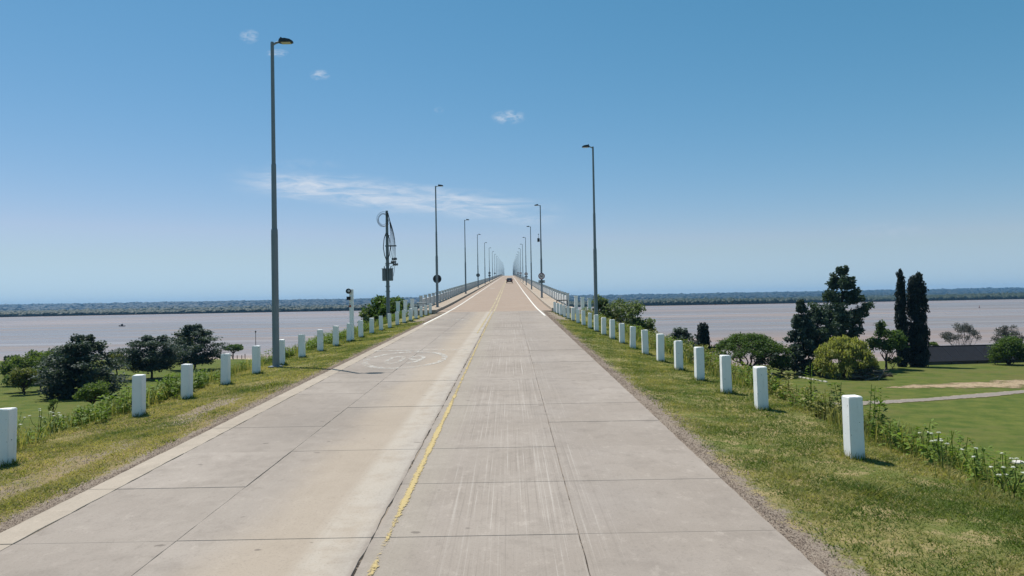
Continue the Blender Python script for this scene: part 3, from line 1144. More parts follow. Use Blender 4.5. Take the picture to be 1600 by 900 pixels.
# ------------------------------------------------------------------ utility pole with coiled cable
ux, uy = -8.3, 50.0
uz = float(terrain(ux, uy))
u = empty('utility_pole', (ux, uy, uz - .1), 0, 'grey utility pole with coiled cables and two equipment boxes', 'utility pole')
HT = 7.72
MB().lathe([(.135, 0), (.12, 2.0), (.105, 5), (.085, HT)], 10).build('pole', M['utilpole'], u)
for s in (-1, 1):
    b_ = MB().box(s * .23 - .12, s * .23 + .12, -.16, .16, 2.95, 3.75).build('equipment_box', M['box_grey'], u, bevel=.02)
    MB().lathe([(.025, 0), (.035, .06), (.03, .12), (.02, .2)], 8, 'z', (s * .22, 0, 3.75)).build('bushing', M['darksteel'], b_)
    MB().box(s * .23 - .15, s * .23 + .15, -.19, .19, 3.752, 3.79).build('lid', M['box_grey'], b_)
for k in range(4):
    rr = .35 + .028 * k - (.10 if k == 2 else 0)
    pts = []
    for j in range(30):
        a = 2 * math.pi * j / 30
        pts.append((-.20 + rr * math.cos(a) + .02 * math.sin(3 * a + k), -.16 - .025 * k, 7.10 + rr * 1.18 * math.sin(a) + .02 * math.cos(2 * a + k)))
    MB().tube(pts, .011, 5, True).build('cable_coil', M['wire'], u)
for k in range(6):
    pts = []
    for j in range(20):
        t = j / 19
        pts.append((.10 + (.16 + .07 * k) * math.sin(t * math.pi * .80) + .02 * math.sin(9 * t + k), -.14 - .03 * k, 7.55 - t * (2.2 + .42 * k)))
    MB().tube(pts, .014, 5).build('hanging_cable', M['wire'], u)
for s, d_ in ((-1, 0), (1, .1)):
    pts = [(s * .05, -.13, 6.2), (s * .18, -.16, 5.8), (s * .24, -.16, 5.2), (s * .17, -.15, 4.7), (s * .05, -.13, 4.35 + d_)]
    MB().tube(pts, .028, 6).build('cable_loop', M['wire'], u)
MB().box(-.14, .62, -.04, .04, 5.28, 5.36).build('bracket', M['darksteel'], u)
MB().box(-.14, .45, -.04, .04, 4.10, 4.17).build('bracket', M['darksteel'], u)
for k, (bx, bz) in enumerate(((.42, 4.22), (.56, 4.05), (.50, 4.42))):
    MB().lathe([(.04, -.18), (.11, -.12), (.06, -.06), (.11, 0), (.06, .06), (.11, .12), (.04, .18)], 8, 'x', (bx, -.06 - .07 * k, bz)).build('insulator', M['box_grey'], u)
MB().tube([(.40, -.05, 4.1), (.38, -.02, 3.96)], .012, 5).build('lead_wire', M['wire'], u)
MB().tube([(.10, -.10, 3.5), (.30, -.08, 3.95), (.46, -.05, 4.1)], .012, 5).build('lead_wire', M['wire'], u)
for zz in (2.2, 2.55, 6.0, 4.0):
    MB().box(-.16, .16, -.03, .03, zz, zz + .05).build('climbing_step', M['darksteel'], u)

# white marker post with lamp
px, py = -7.33, 34.0
s = empty('marker_post', (px, py, float(terrain(px, py))), 0, 'slim white square post with round lamp and dark box among bollards', 'post')
MB().box(-.085, .085, -.085, .085, -.15, 2.36).build('shaft', M['white'], s, bevel=.008)
hd = MB().lathe([(.05, .086), (.11, .10), (.125, .17), (.115, .19)], 16, 'y', (-.10, 0, 2.27)).build('lamp_housing', M['sign_black'], s)
MB().lathe([(.06, .1905), (.055, .21), (.01, .22)], 14, 'y', (-.08, 0, 2.28)).build('lens', M['sign_white'], hd)
MB().box(-.19, -.02, -.17, -.087, 1.86, 2.02).build('switch_box', M['sign_black'], s)
MB().lathe([(.05, .086), (.05, .12)], 12, 'y', (-.05, 0, 1.58)).build('reflector', M['red'], s)
MB().lathe([(.03, .086), (.03, .11)], 10, 'y', (-.15 + .09, 0, 1.68)).build('reflector', M['lens'], s)


# ------------------------------------------------------------------ foliage tools
def leaf_geo(P, size, r, stretch=1.0, upness=0.0, vert=0.0):
    n = len(P)
    nrm = r.normal(size=(n, 3))
    nrm[:, 2] += upness * np.sign(nrm[:, 2] + 1e-6) * 1.5
    nrm /= np.linalg.norm(nrm, axis=1)[:, None]
    t = r.normal(size=(n, 3))
    t[:, 2] += vert * 3 * np.where(r.random(n) < .5, 1, -1)
    t -= (t * nrm).sum(1)[:, None] * nrm
    t /= np.linalg.norm(t, axis=1)[:, None] + 1e-9
    b = np.cross(nrm, t)
    s = size * r.uniform(.6, 1.35, n)[:, None]
    a, c = t * s * stretch * .5, b * s * .5
    V = np.stack([P - a, P + c * .9 - a * .1, P + a, P - c * .9 + a * .1], 1).reshape(-1, 3)
    F = np.arange(4 * n).reshape(n, 4)
    return V, F


class Crown:
    def __init__(self, r):
        self.r, self.V, self.F, self.v, self.n = r, [], [], [], 0

    def clump(self, c, rad, n, size, stretch=1.0, upness=0.0, vert=0.0, shell=.5, tone=None):
        r = self.r
        d = r.normal(size=(n, 3))
        d /= np.linalg.norm(d, axis=1)[:, None]
        u = r.random(n) ** shell
        # lumpy outline
        lump = 1 + .18 * np.sin(d[:, 0] * 5 + c[0]) * np.sin(d[:, 1] * 5 + c[1]) + .14 * np.sin(d[:, 2] * 7 + c[2])
        P = np.asarray(c) + d * (u * lump)[:, None] * np.asarray(rad)
        V, F = leaf_geo(P, size, r, stretch, upness, vert)
        tn = r.uniform(0, 1) if tone is None else tone
        v = np.clip(tn * .6 + r.random(n) * .4, 0, 1)
        self.V.append(V)
        self.F.append(F + self.n)
        self.v.append(np.repeat(v, 4))
        self.n += len(V)

    def build(self, name, material, parent):
        me = mesh_np(name, np.concatenate(self.V), np.concatenate(self.F), np.concatenate(self.v))
        return put_mesh(name, me, material, parent)


def bent(a, b, r, k=5, w=.06):
    a, b = np.array(a, float), np.array(b, float)
    L_ = np.linalg.norm(b - a)
    pts = [a + (b - a) * t + (r.normal(size=3) * w * L_ * math.sin(math.pi * t)) for t in np.linspace(0, 1, k)]
    return [tuple(p) for p in pts]


def plant_root(name, x, y, label, cat='tree', group=None, sink=.1):
    return empty(name, (x, y, float(terrain(x, y)) - sink), 0, label, cat, group)


def tree_layered(name, x, y, h, w, label, leafm, seed, profile='cedar', start=.25, group=None, n_leaf=6500, size=.22, lean=0.):
    r = np.random.default_rng(seed)
    root = plant_root(name, x, y, label, group=group)
    tk = MB()
    top = np.array([lean * h, 0, h])
    tr = .022 * h + .05
    tk.tube(bent((0, 0, 0), top * .99, r, 7, .012), list(np.linspace(tr, .02, 7)), 8)
    cr = Crown(r)
    tiers = 10 if profile != 'cone' else 15
    tips = []
    for i in range(tiers):
        t = start + (0.985 - start) * (i + r.uniform(-.3, .3)) / (tiers - 1)
        t = min(max(t, start), .985)
        u = (t - start) / (1 - start)
        if profile == 'cedar':
            rl = (.40 + .9 * u - 1.15 * u * u) * 2.0 if u < .45 else (1.14 - .80 * (u - .45) / .55)
            rl = min(rl, 1.08)
        elif profile == 'umbrella':
            rl = min(1.0, .62 + .8 * u) if u < .6 else 1.0 - .62 * (u - .6) / .4
        elif profile == 'cone':
            rl = (1 - u) ** .85 * .98 + .09
        else:   # pine
            rl = (.45 + 1.2 * u) if u < .40 else .95 - .80 * (u - .40) / .60
        nb = int(r.integers(4, 7)) if u < .85 else 3
        a0 = r.uniform(0, 6.28)
        for k in range(nb):
            a = a0 + 6.283 * k / nb + r.uniform(-.35, .35)
            ln = w * .5 * rl * r.uniform(.62, 1.12)
            rise = {'cedar': .12, 'umbrella': .16, 'cone': -.15, 'pine': .40}[profile] * ln + r.uniform(-.03, .05) * h * (1.9 if profile == 'pine' else 1.0)
            z0 = t * h - max(rise, 0) * .7
            base = np.array([lean * h * t, 0, z0])
            tip = base + np.array([ln * math.cos(a), ln * math.sin(a), rise])
            tk.tube(bent(base, tip, r, 4, .05), list(np.linspace(tr * .30 * (1 - .5 * u), .012, 4)), 5)
            tips.append((base, tip, ln, u))
    per = max(8, int(n_leaf * 1.7) // (len(tips) * 3))
    for base, tip, ln, u in tips:
        for s_ in (.52, .78, 1.0):
            c = base + (tip - base) * s_ + r.normal(size=3) * np.array([.06, .06, .015]) * ln
            if profile in ('cedar', 'umbrella'):
                rad = (ln * .29 + .2, ln * .29 + .2, .050 * h + .14)
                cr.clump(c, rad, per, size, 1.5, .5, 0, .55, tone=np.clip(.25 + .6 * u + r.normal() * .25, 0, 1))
            elif profile == 'cone':
                rad = (ln * .28 + .18, ln * .28 + .18, .036 * h + .06)
                cr.clump(c, rad, per, size, 1.7, .2, .2, .55)
            else:
                rad = (ln * .20 + .34, ln * .20 + .34, .027 * h + .20)
                cr.clump(c, rad, per, size, 1.6, .0, .3, .6)
    cr.clump((lean * h, 0, h * .97), (.05 * w + .1, .05 * w + .1, .05 * h), per * 2, size, 1.6, 0, .5)
    tk.build('trunk', M['bark'], root)
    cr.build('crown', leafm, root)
    return root


def tree_round(name, x, y, h, w, label, leafm, seed, trunk=.28, n_leaf=5000, size=.22, clumps=26, flat=1.0, cat='tree', group=None, open_=.36, lean=0., stretch=1.4, bark='bark', low=0.0):
    r = np.random.default_rng(seed)
    root = plant_root(name, x, y, label, cat, group)
    tk = MB()
    th = h * trunk
    tr = .018 * h + .03
    fork = np.array([lean * th, 0, th])
    tk.tube(bent((0, 0, 0), fork, r, 4, .03), list(np.linspace(tr * 1.25, tr * .85, 4)), 8)
    cz = (h + th * .85) / 2 - low * h
    rz = (h - cz)
    cr = Crown(r)
    per = n_leaf // clumps
    for i in range(clumps):
        for _ in range(20):
            d = r.normal(size=3)
            d /= np.linalg.norm(d)
            if d[2] > -.55:
                break
        q_ = r.uniform(.55, .92)
        c = np.array([d[0] * w * .5 * q_ * .82 + lean * h * .5, d[1] * w * .5 * q_ * .82, cz + d[2] * rz * q_ * .86])
        rad = w * open_ * .5 * r.uniform(.6, 1.1)
        if i % 2 == 0 or trunk > .2:
            pts = bent(fork + np.array([0, 0, -.15 * th * r.random()]), c, r, 5, .08)
            tk.tube(pts, list(np.linspace(tr * .45, .014, 5)), 5)
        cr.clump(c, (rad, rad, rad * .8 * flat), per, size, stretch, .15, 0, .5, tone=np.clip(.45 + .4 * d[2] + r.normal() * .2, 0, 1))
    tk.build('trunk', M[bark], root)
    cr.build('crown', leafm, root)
    return root


def tree_column(name, x, y, h, w, label, seed, n_leaf=7000, tip=True):
    r = np.random.default_rng(seed)
    root = plant_root(name, x, y, label)
    MB().tube([(0, 0, 0), (0, 0, h * .15), (0, 0, h * .5), (0, 0, h * .95)], [.05 * w + .1, .09 * w + .05, .07 * w + .03, .03], 8).build('trunk', M['bark'], root)
    cr = Crown(r)
    N_ = 60
    for i in range(N_):
        t = (i + .5) / N_
        if tip:
            rr = np.interp(t, [0, .1, .35, .7, .88, 1], [.62, .85, 1, .82, .5, .06])
        else:
            rr = np.interp(t, [0, .08, .35, .75, .95, 1], [.80, .95, 1, .86, .70, .45])
        for k in range(3):
            a = r.uniform(0, 6.283)
            q_ = r.uniform(.35, .72)
            cr.clump((math.cos(a) * w * .5 * rr * q_, math.sin(a) * w * .5 * rr * q_, t * h * .97 + .15), (w * .19 * (.5 + rr * .5), w * .19 * (.5 + rr * .5), h * .05), 2 * n_leaf // (N_ * 3), .20, 2.2, 0, 1.2, .55)
    for i in range(6):
        a = r.uniform(0, 6.28)
        t = r.uniform(.86, .97)
        cr.clump((math.cos(a) * w * .28, math.sin(a) * w * .28, h * t), (.16, .16, h * .03), 26, .2, 2.4, 0, 1.4)
    cr.build('crown', L['cypress'], root)
    return root


def tree_willow(name, x, y, h, w, label, leafm, seed, n=14000):
    r = np.random.default_rng(seed)
    root = plant_root(name, x, y, label)
    tk = MB()
    cr = Crown(r)
    for k in range(5):
        a = 6.283 * k / 5 + r.uniform(-.4, .4)
        tk.tube(bent((math.cos(a) * .15, math.sin(a) * .15, 0), (math.cos(a) * w * .24, math.sin(a) * w * .24, h * .7), r, 6, .05), list(np.linspace(.16, .03, 6)), 6)
    K = 90
    for i in range(K):
        d = r.normal(size=3)
        d /= np.linalg.norm(d)
        d[2] = abs(d[2]) * 1.05 - .12
        q_ = r.uniform(.70, .95)
        c = np.array([d[0] * w * .45 * q_, d[1] * w * .45 * q_, h * .36 + d[2] * h * .55 * q_])
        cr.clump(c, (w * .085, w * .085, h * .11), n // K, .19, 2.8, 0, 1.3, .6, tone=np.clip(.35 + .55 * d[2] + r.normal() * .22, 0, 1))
    for i in range(30):
        a = r.uniform(0, 6.283)
        q_ = r.uniform(.30, .46)
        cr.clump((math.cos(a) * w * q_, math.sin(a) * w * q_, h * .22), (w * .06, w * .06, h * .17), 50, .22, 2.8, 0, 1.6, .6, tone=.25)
    tk.build('trunk', M['bark'], root)
    cr.build('crown', leafm, root)
    return root


def tree_acacia(name, x, y, h, w, label, leafm, seed):
    r = np.random.default_rng(seed)
    root = plant_root(name, x, y, label)
    tk = MB()
    cr = Crown(r)
    fork = np.array([.1, 0, h * .16])
    tk.tube(bent((0, 0, 0), fork, r, 4, .03), [.30, .27, .25, .24], 8)
    tips = []
    for k in range(9):
        a = 6.283 * k / 9 + r.uniform(-.25, .25)
        q_ = r.uniform(.24, .36) * w
        mid = np.array([math.cos(a) * q_, math.sin(a) * q_, h * r.uniform(.50, .62)])
        tk.tube(bent(fork, mid, r, 6, .05), list(np.linspace(.15, .06, 6)), 6)
        for j in range(5):
            a2 = a + r.uniform(-.5, .5)
            q2 = r.uniform(.10, .49) * w
            zz = h * (.93 - .42 * (q2 / (w * .5)) ** 2.0) + r.uniform(-.04, .03) * h
            tip = np.array([math.cos(a2) * q2, math.sin(a2) * q2, zz])
            tk.tube(bent(mid, tip, r, 4, .06), list(np.linspace(.05, .014, 4)), 5)
            tips.append(tip)
    for _ in range(110):
        a, q2 = r.uniform(0, 6.283), math.sqrt(r.random()) * .48 * w
        tips.append(np.array([math.cos(a) * q2, math.sin(a) * q2, h * (.93 - .42 * (q2 / (w * .5)) ** 2.0) + r.uniform(-.05, .02) * h]))
    for tp in tips:
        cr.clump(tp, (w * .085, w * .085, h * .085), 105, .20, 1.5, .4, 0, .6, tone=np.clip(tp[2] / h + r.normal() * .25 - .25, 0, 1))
    tk.build('trunk', M['bark'], root)
    cr.build('crown', leafm, root)
    return root


# ------------------------------------------------------------------ trees, oncoming-lane side
tree_layered('cedar_tree', -55.7, 96.0, 8.0, 8.4, 'dark spreading cedar with low branches and several tops in the park', L['cedar'], 11, 'cedar', .06, None, 9500, .24)
tree_layered('cedar_tree', -57.6, 96.8, 6.2, 6.0, 'shorter dark cedar crowding against the broad cedar', L['cedar'], 31, 'cedar', .08, None, 6000, .24)
tree_layered('cedar_tree', -62.4, 128.0, 7.2, 10.2, 'flat topped dark cedar with a bare short trunk', L['cedar'], 12, 'umbrella', .24, None, 9500, .25)
tree_layered('cedar_tree', -64.3, 150.0, 8.9, 10.2, 'tallest dark cedar with tiered crown closest to the beach', L['cedar'], 13, 'cedar', .20, None, 9500, .26)
tree_round('park_tree', -73.5, 137.5, 4.6, 4.8, 'small olive green round tree between two dark cedars', L['olive'], 21, .3, 3200, .24, 20)
tree_round('park_tree', -82.0, 186.0, 6.8, 6.4, 'rounded olive green tree half hidden by tallest cedar', L['olive'], 22, .3, 3600, .3, 22)
tree_round('park_tree', -74.2, 197.0, 4.4, 6.4, 'small flat crowned tree on dark trunk at the beach', L['broad'], 23, .42, 3000, .28, 20, .6)
tree_round('sapling', -42.1, 67.8, 2.5, 1.1, 'thin young sapling standing alone on the lawn', L['light'], 24, .42, 420, .13, 9, 1.3)
tree_round('park_tree', -41.0, 72.0, 3.7, 3.7, 'small tree with leaning dark trunk in front of the broad cedar', L['light'], 25, .42, 3400, .15, 24, .8, lean=.10)
tree_round('park_tree', -68.0, 103.0, 4.0, 4.4, 'small yellowish olive tree casting shade on the dry lawn', L['olive'], 26, .30, 3400, .2, 22)
tree_round('park_tree', -69.2, 108.5, 4.0, 3.2, 'narrow mid green tree behind the yellowish olive tree', L['light'], 27, .32, 2400, .2, 18)
tree_round('park_tree', -76.0, 121.0, 6.1, 8.2, 'broad light green tree with dead twigs on its top', L['light'], 28, .15, 6000, .25, 34)
tree_round('park_tree', -79.5, 119.0, 5.0, 6.5, 'bushy mid green tree at the park edge beside the light tree', L['light'], 29, .15, 4500, .25, 28)
tree_round('shrub', -70.8, 107.0, 3.6, 5.6, 'low dark green shrub mass behind the mown lawn', L['broad'], 30, .1, 4200, .2, 26, .8, cat='shrub')
tree_round('shrub', -94.0, 139.0, 4.2, 4.2, 'dark rounded shrub standing above others near the water', L['cedar'], 32, .2, 2500, .25, 18, cat='shrub')
tree_round('shrub', -88.0, 135.0, 2.9, 5.5, 'low green shrub row behind the bushy trees', L['broad'], 33, .1, 2800, .25, 20, .7, cat='shrub')
tree_round('abutment_tree', -11.2, 66.0, 6.6, 5.4, 'leafy green tree rising beside bridge abutment behind utility pole', L['broad'], 34, .25, 4600, .20, 30, 1.0, open_=.34)
tree_round('shrub', -12.6, 64.0, 4.3, 2.2, 'grey green shrub at the foot of the abutment tree', L['sage'], 35, .2, 1300, .16, 12, 1.1, cat='shrub', open_=.4)
# dead twigs on the light tree
tw = MB()
r = np.random.default_rng(5)
dt = empty('dead_branch', (-79.0, 120.0, float(terrain(-79., 120.))), 0, 'bare dead tree with grey twigs poking above the light green tree', 'tree')
tw.tube(bent((0, 0, 0), (.2, 0, 4.5), r, 5, .03), [.14, .12, .1, .08, .05], 6)
for k in range(9):
    a = r.uniform(0, 6.28)
    b0 = np.array([.15, 0, r.uniform(3.2, 4.5)])
    b1 = b0 + np.array([math.cos(a) * r.uniform(.5, 1.4), math.sin(a) * .6, r.uniform(.8, 1.9)])
    tw.tube(bent(b0, b1, r, 4, .08), [.05, .04, .03, .012], 5)
tw.build('trunk', M['deadwood'], dt)

# ------------------------------------------------------------------ trees, right-lane side
tree_round('abutment_tree', 10.3, 66.5, 6.7, 5.6, 'sage green bushy tree growing below the bridge end beside lamp', L['sage'], 41, .25, 5600, .17, 36, 1.0, open_=.32)
tree_round('abutment_tree', 7.9, 66.0, 6.4, 2.6, 'narrow sage green tree crown showing just behind lamp post', L['sage'], 42, .3, 1700, .17, 16, 1.2, open_=.4)
tree_round('abutment_tree', 12.0, 64.0, 4.2, 1.5, 'small thin sage green tree apart from the bushy one', L['sage'], 43, .45, 620, .15, 9, 1.0, open_=.5)
tree_layered('cedar_tree', 22.6, 98.0, 7.4, 4.6, 'small flat topped dark cedar showing above the bollards', L['cedar'], 44, 'umbrella', .35, None, 4500, .2)
tree_column('cypress_tree', 29.2, 112.0, 7.9, 2.5, 'short stout dark cypress beside the umbrella shaped tree', 45, 5200, False)
tree_acacia('umbrella_tree', 35.4, 110.0, 6.6, 11.6, 'wide umbrella shaped green tree with dark spreading limbs', L['acacia'], 46)
tree_round('shrub', 40.0, 109.0, 3.4, 3.2, 'dark rounded shrub under the end of the umbrella tree', L['broad'], 47, .1, 2400, .2, 18, cat='shrub')
tree_layered('conifer_tree', 43.9, 111.2, 11.3, 5.4, 'dark cone shaped conifer beside the umbrella tree', L['cedar'], 48, 'cone', .08, None, 8500, .24)
tree_layered('conifer_tree', 47.0, 113.0, 9.9, 6.6, 'thin crowned conifer with straight bare trunk beside cone conifer', L['pine'], 49, 'pine', .42, None, 4200, .26)
tree_layered('pine_tree', 53.3, 117.8, 16.2, 9.0, 'tall pine with tufted blue green crown towering over the willow', L['pine'], 50, 'pine', .30, None, 9500, .30)
tree_willow('willow_tree', 47.7, 105.0, 6.7, 9.2, 'yellow green dome shaped willow over a pile of branches', L['willow'], 51)
tree_round('park_tree', 59.8, 117.5, 8.1, 6.6, 'dark green loose leafed tree between the pine and cypresses', L['broad'], 52, .18, 4200, .28, 26, open_=.34)
tree_column('cypress_tree', 64.9, 122.2, 16.1, 2.2, 'slender pointed dark cypress of the tall pair', 53, 8000, True)
tree_column('cypress_tree', 67.3, 121.8, 15.4, 3.7, 'stout dark cypress with ragged top of the tall pair', 54, 11000, False)
tree_round('shrub', 82.4, 126.2 - 4.2, 5.0, 6.2, 'round mid green bush in front of the long dark roof', L['acacia'], 55, .02, 9000, .2, 60, 1.1, cat='shrub', low=.06, open_=.42)
tree_round('shrub', 40.5, 116.0, 4.0, 6.0, 'dark undergrowth shrub between umbrella tree and conifers', L['cedar'], 56, .1, 2600, .25, 20, .8, cat='shrub')
tree_round('shrub', 44.5, 106.5, 2.2, 2.0, 'small dark shrub at the foot of the willow', L['broad'], 57, .1, 900, .16, 10, .9, cat='shrub')
tree_round('shrub', 61.8, 119.5, 2.5, 3.0, 'pale dry shrub between loose leafed tree and cypresses', L['olive'], 58, .1, 1300, .2, 12, .8, cat='shrub')
for i, (sx, sy, hh, ww, lb) in enumerate(((72.5, 136.5, 4.2, 2.6, 'small light green shrub behind the roof next to cypress'), (78.5, 137, 4.0, 3.6, 'low light green shrub tops behind the roof ridge'))):
    tree_round('shrub', sx, sy, hh, ww, lb, L['light'], 60 + i, .2, 800, .22, 9, .9, cat='shrub')
# bare grey bushes behind the roof
for i, (bx, by, hh, ww, lb) in enumerate(((83.5, 136, 6.9, 7.0, 'bare greyish twiggy bush behind the round green bush'), (92.0, 136, 6.6, 5.0, 'bare greyish twiggy bush at the end of the roof'))):
    r = np.random.default_rng(70 + i)
    root = plant_root('bare_bush', bx, by, lb, 'shrub')
    tw = MB()
    cr = Crown(r)
    for k in range(26):
        a, q_ = r.uniform(0, 6.28), r.uniform(.1, .5)
        tip = np.array([math.cos(a) * ww * q_, math.sin(a) * ww * q_, hh * r.uniform(.7, 1.0) * (1 - .35 * (q_ / .5) ** 2)])
        tw.tube(bent((math.cos(a) * .2, math.sin(a) * .2, 0), tip, r, 5, .06), [.05, .04, .035, .025, .012], 4)
        cr.clump(tip, (.8, .8, .6), 130, .12, 2.6, 0, .3, .6)
    tw.build('trunk', M['deadwood'], root)
    cr.build('crown', L['twig'], root)

# brush pile under the willow
r = np.random.default_rng(80)
bp = plant_root('branch_pile', 49.6, 101.8, 'pile of dark cut branches and logs under the willow', 'branch pile', None, .02)
for k in range(46):
    a = r.uniform(-.5, .5) + (math.pi if k % 2 else 0)
    c = np.array([r.uniform(-2.4, 2.2), r.uniform(-.9, .9), 0])
    zc = .10 + 1.5 * (1 - abs(c[0]) / 3.2) * r.random()
    ln = r.uniform(1.0, 3.2)
    d = np.array([math.cos(a), math.sin(a) * .6, r.uniform(-.22, .28)]) * ln / 2
    c[2] = zc + abs(d[2]) + .08
    rad = r.uniform(.03, .11)
    MB().tube(bent(c - d, c + d, r, 4, .03), [rad, rad * .9, rad * .75, rad * .45], 6).build('log' if rad > .07 else 'branch', M['bark'] if k % 5 else M['deadwood'], bp)
for k, (p0, p1) in enumerate((((-1.4, -1.3, .1), (2.2, -1.2, 1.0)), ((.3, -1.4, .05), (1.6, -1.1, 1.7)), ((-.2, -1.2, 1.3), (2.0, -1.0, 1.35)))):
    MB().tube(bent(p0, p1, r, 4, .03), [.11, .10, .085, .06], 7).build('log', M['deadwood'], bp)
cr = Crown(r)
for k in range(12):
    cr.clump((r.uniform(-2.6, .6), r.uniform(-.6, .8), r.uniform(.3, 1.5)), (.7, .6, .4), 90, .14, 2.4, 0, .2)
cr.build('dry_foliage', L['cedar'], bp)

# long low roof
rx0, ry0, rx1, ry1 = 70.2, 125.6, 100.0, 128.6
dv = np.array([rx1 - rx0, ry1 - ry0])
ln = float(np.linalg.norm(dv))
sh = empty('long_shed', (rx0, ry0, -10.3), math.atan2(dv[1], dv[0]), 'long low shed with dark sheet metal roof near the river', 'shed')
MB().box(.3, ln - .3, .5, 6.4, 0, 1.0).build('wall', M['shedwall'], sh)
roof = empty('roof', (0, 0, 0))
roof.parent = sh
nS = 15
pw = ln / nS
pmesh = MB()
V, F = [], []
cor = 12
for k in range(cor + 1):
    xx = (pw - .02) * k / cor
    dz_ = .03 * (k % 2)
    V += [(xx, 0, 1.02 + dz_), (xx, 3.45, 3.35 + dz_)]
for k in range(cor):
    F.append((2 * k, 2 * k + 2, 2 * k + 3, 2 * k + 1))
pmesh.add(V, F)
pm = pmesh.mesh('roof_sheet')
pm.materials.append(M['tin'])
for k in range(nS):
    o = bpy.data.objects.new('roof_sheet', pm)
    o.location = (k * pw, 0, random.uniform(0, .02))
    link(o, roof)
MB().add([(0, 3.46, 3.36), (ln, 3.46, 3.36), (ln, 6.9, 1.0), (0, 6.9, 1.0)], [(0, 1, 2, 3)]).build('rear_slope', M['tin'], roof)
MB().tube([(0, 3.45, 3.42), (ln, 3.45, 3.42)], .07, 6).build('ridge_cap', M['tin'], roof)
for k in range(7):
    MB().tube([(.4 + (ln - .8) * k / 6, .12, 0), (.4 + (ln - .8) * k / 6, .12, 1.04)], .06, 6).build('eave_post', M['bark'], sh)

# small things on the lawn
px, py = 34.9, 99.8
s = plant_root('metal_frame', px, py, 'small white tubular frame standing on the lawn behind the bollards', 'frame', None, .02)
for xx in (-.35, .35):
    MB().tube([(xx, 0, 0), (xx, 0, 1.5)], .035, 6).build('upright', M['stone'], s)
MB().tube([(-.38, 0, .72), (.38, 0, .72)], .03, 6).build('rail', M['stone'], s)
MB().tube([(-.38, 0, 1.2), (.38, 0, 1.2)], .03, 6).build('rail', M['stone'], s)
kr = plant_root('kerb_row', 41.6, 106.2, 'line of pale kerb stones laid in the lawn near the willow', 'kerb stones', None, .02)
for k in range(7):
    t = k / 6
    ox, oy = .7 * t + .0, -6.8 * t
    zz = float(terrain(41.6 + ox, 106.2 + oy)) - float(terrain(41.6, 106.2))
    MB().box(ox - .10, ox + .10, oy - .45, oy + .45, zz, zz + .16).build('kerb_stone', M['stone'], kr, bevel=.02)
s = plant_root('stone_slab', 32.5, 47.5, 'flat pale stone slab lying in the mown grass', 'stone', None, .02)
MB().box(-.42, .42, -.30, .25, 0, .10).build('slab', M['stone'], s, bevel=.03)
MB().box(-.05, .52, .27, .55, 0, .08).build('slab', M['stone'], s, bevel=.03)
# beach posts and lamp
for k in range(9):
    xx, yy = -82.5 + k * 1.15, 203.5 + .4 * math.sin(k * 2.1)
    o = MB().lathe([(.10, 0), (.10, 1.25 + .25 * math.sin(k * 1.7)), (.07, 1.3 + .25 * math.sin(k * 1.7))], 7).build('mooring_post', M['bark'])
    o.location = (xx, yy, float(terrain(xx, yy)) - .15)
    tag(o, 'dark wooden post standing at the beach edge', 'post', 'posts along the beach')
s = plant_root('beach_light', -76.5, 221.0, 'thin dark light pole standing at the water edge', 'light pole', None, .05)
MB().lathe([(.11, 0), (.08, 8.0)], 8).build('pole', M['darksteel'], s)
MB().lathe([(.12, 8.0), (.22, 8.15), (.20, 8.5), (.08, 8.6)], 10).build('lamp_head', M['darksteel'], s)

# boat and buoy
bt = empty('fishing_boat', (-312, 592, WZ - .15), R(80), 'small dark fishing boat with upright cabin out on the river', 'boat')
V, F = [], []
secs = [(-2.6, .75, .0, .75), (-1.0, .95, -.1, .7), (.8, .85, -.1, .78), (2.0, .5, .0, .95), (2.9, .05, .25, 1.2)]
for (yy, hw, zb, zt) in secs:
    V += [(-hw, yy, zt), (-hw * .6, yy, zb), (hw * .6, yy, zb), (hw, yy, zt)]
for i in range(4):
    for k in range(3):
        F.append((i * 4 + k, i * 4 + k + 1, i * 4 + k + 5, i * 4 + k + 4))
    F.append((i * 4 + 3, i * 4, i * 4 + 4, i * 4 + 7))
F += [(0, 1, 2, 3), (16, 17, 18, 19)]
MB().add(V, F).build('hull', M['hull'], bt)
MB().box(-.5, .5, -.6, .7, .74, 1.9).build('cabin', M['hull'], bt, bevel=.05)
MB().box(-.6, .6, -.75, .85, 1.905, 1.98).build('cabin_roof', M['hull'], bt)
MB().tube([(0, -.7, .7), (0, -.7, 3.6)], [.06, .04], 6).build('mast', M['hull'], bt)
by = empty('channel_buoy', (463, 726, WZ - .2), 0, 'small dark channel buoy floating on the river', 'buoy')
MB().lathe([(.3, 0), (.75, .15), (.75, .55), (.3, .7)], 12).build('float', M['hull'], by)
MB().lathe([(.3, .7), (.12, 2.0), (.25, 2.02), (.2, 2.4)], 8).build('tower', M['red'], by)

# ------------------------------------------------------------------ car on the bridge
cy0 = 207.5
car = empty('car', (-.14, cy0, float(prof(cy0)) + .004), 0, 'dark compact car driving away up the bridge in right lane', 'car')
car.rotation_euler = (math.atan(grade(cy0)), 0, 0)
side = [(-2.05, .35), (-2.1, .62), (-2.06, .92), (-1.98, 1.0), (-1.55, 1.36), (-1.25, 1.45), (-.1, 1.47), (.25, 1.42), (1.0, .98), (1.85, .82), (2.08, .66), (2.1, .35)]
V, F = [], []
n = len(side)
for ix, (xx, ins) in enumerate(((-.86, 1), (-.80, 0), (.80, 0), (.86, 1))):
    for (yy, zz) in side:
        t = max(0, (zz - .95) / .5)
        f_ = 1 - .2 * t
        V.append((xx * f_, yy, zz if not ins else zz - .04 * (zz > .5)))
for i in range(3):
    for k in range(n):
        l = (k + 1) % n
        F.append((i * n + k, i * n + l, (i + 1) * n + l, (i + 1) * n + k))
F += [tuple(range(n)), tuple(3 * n + k for k in range(n))]
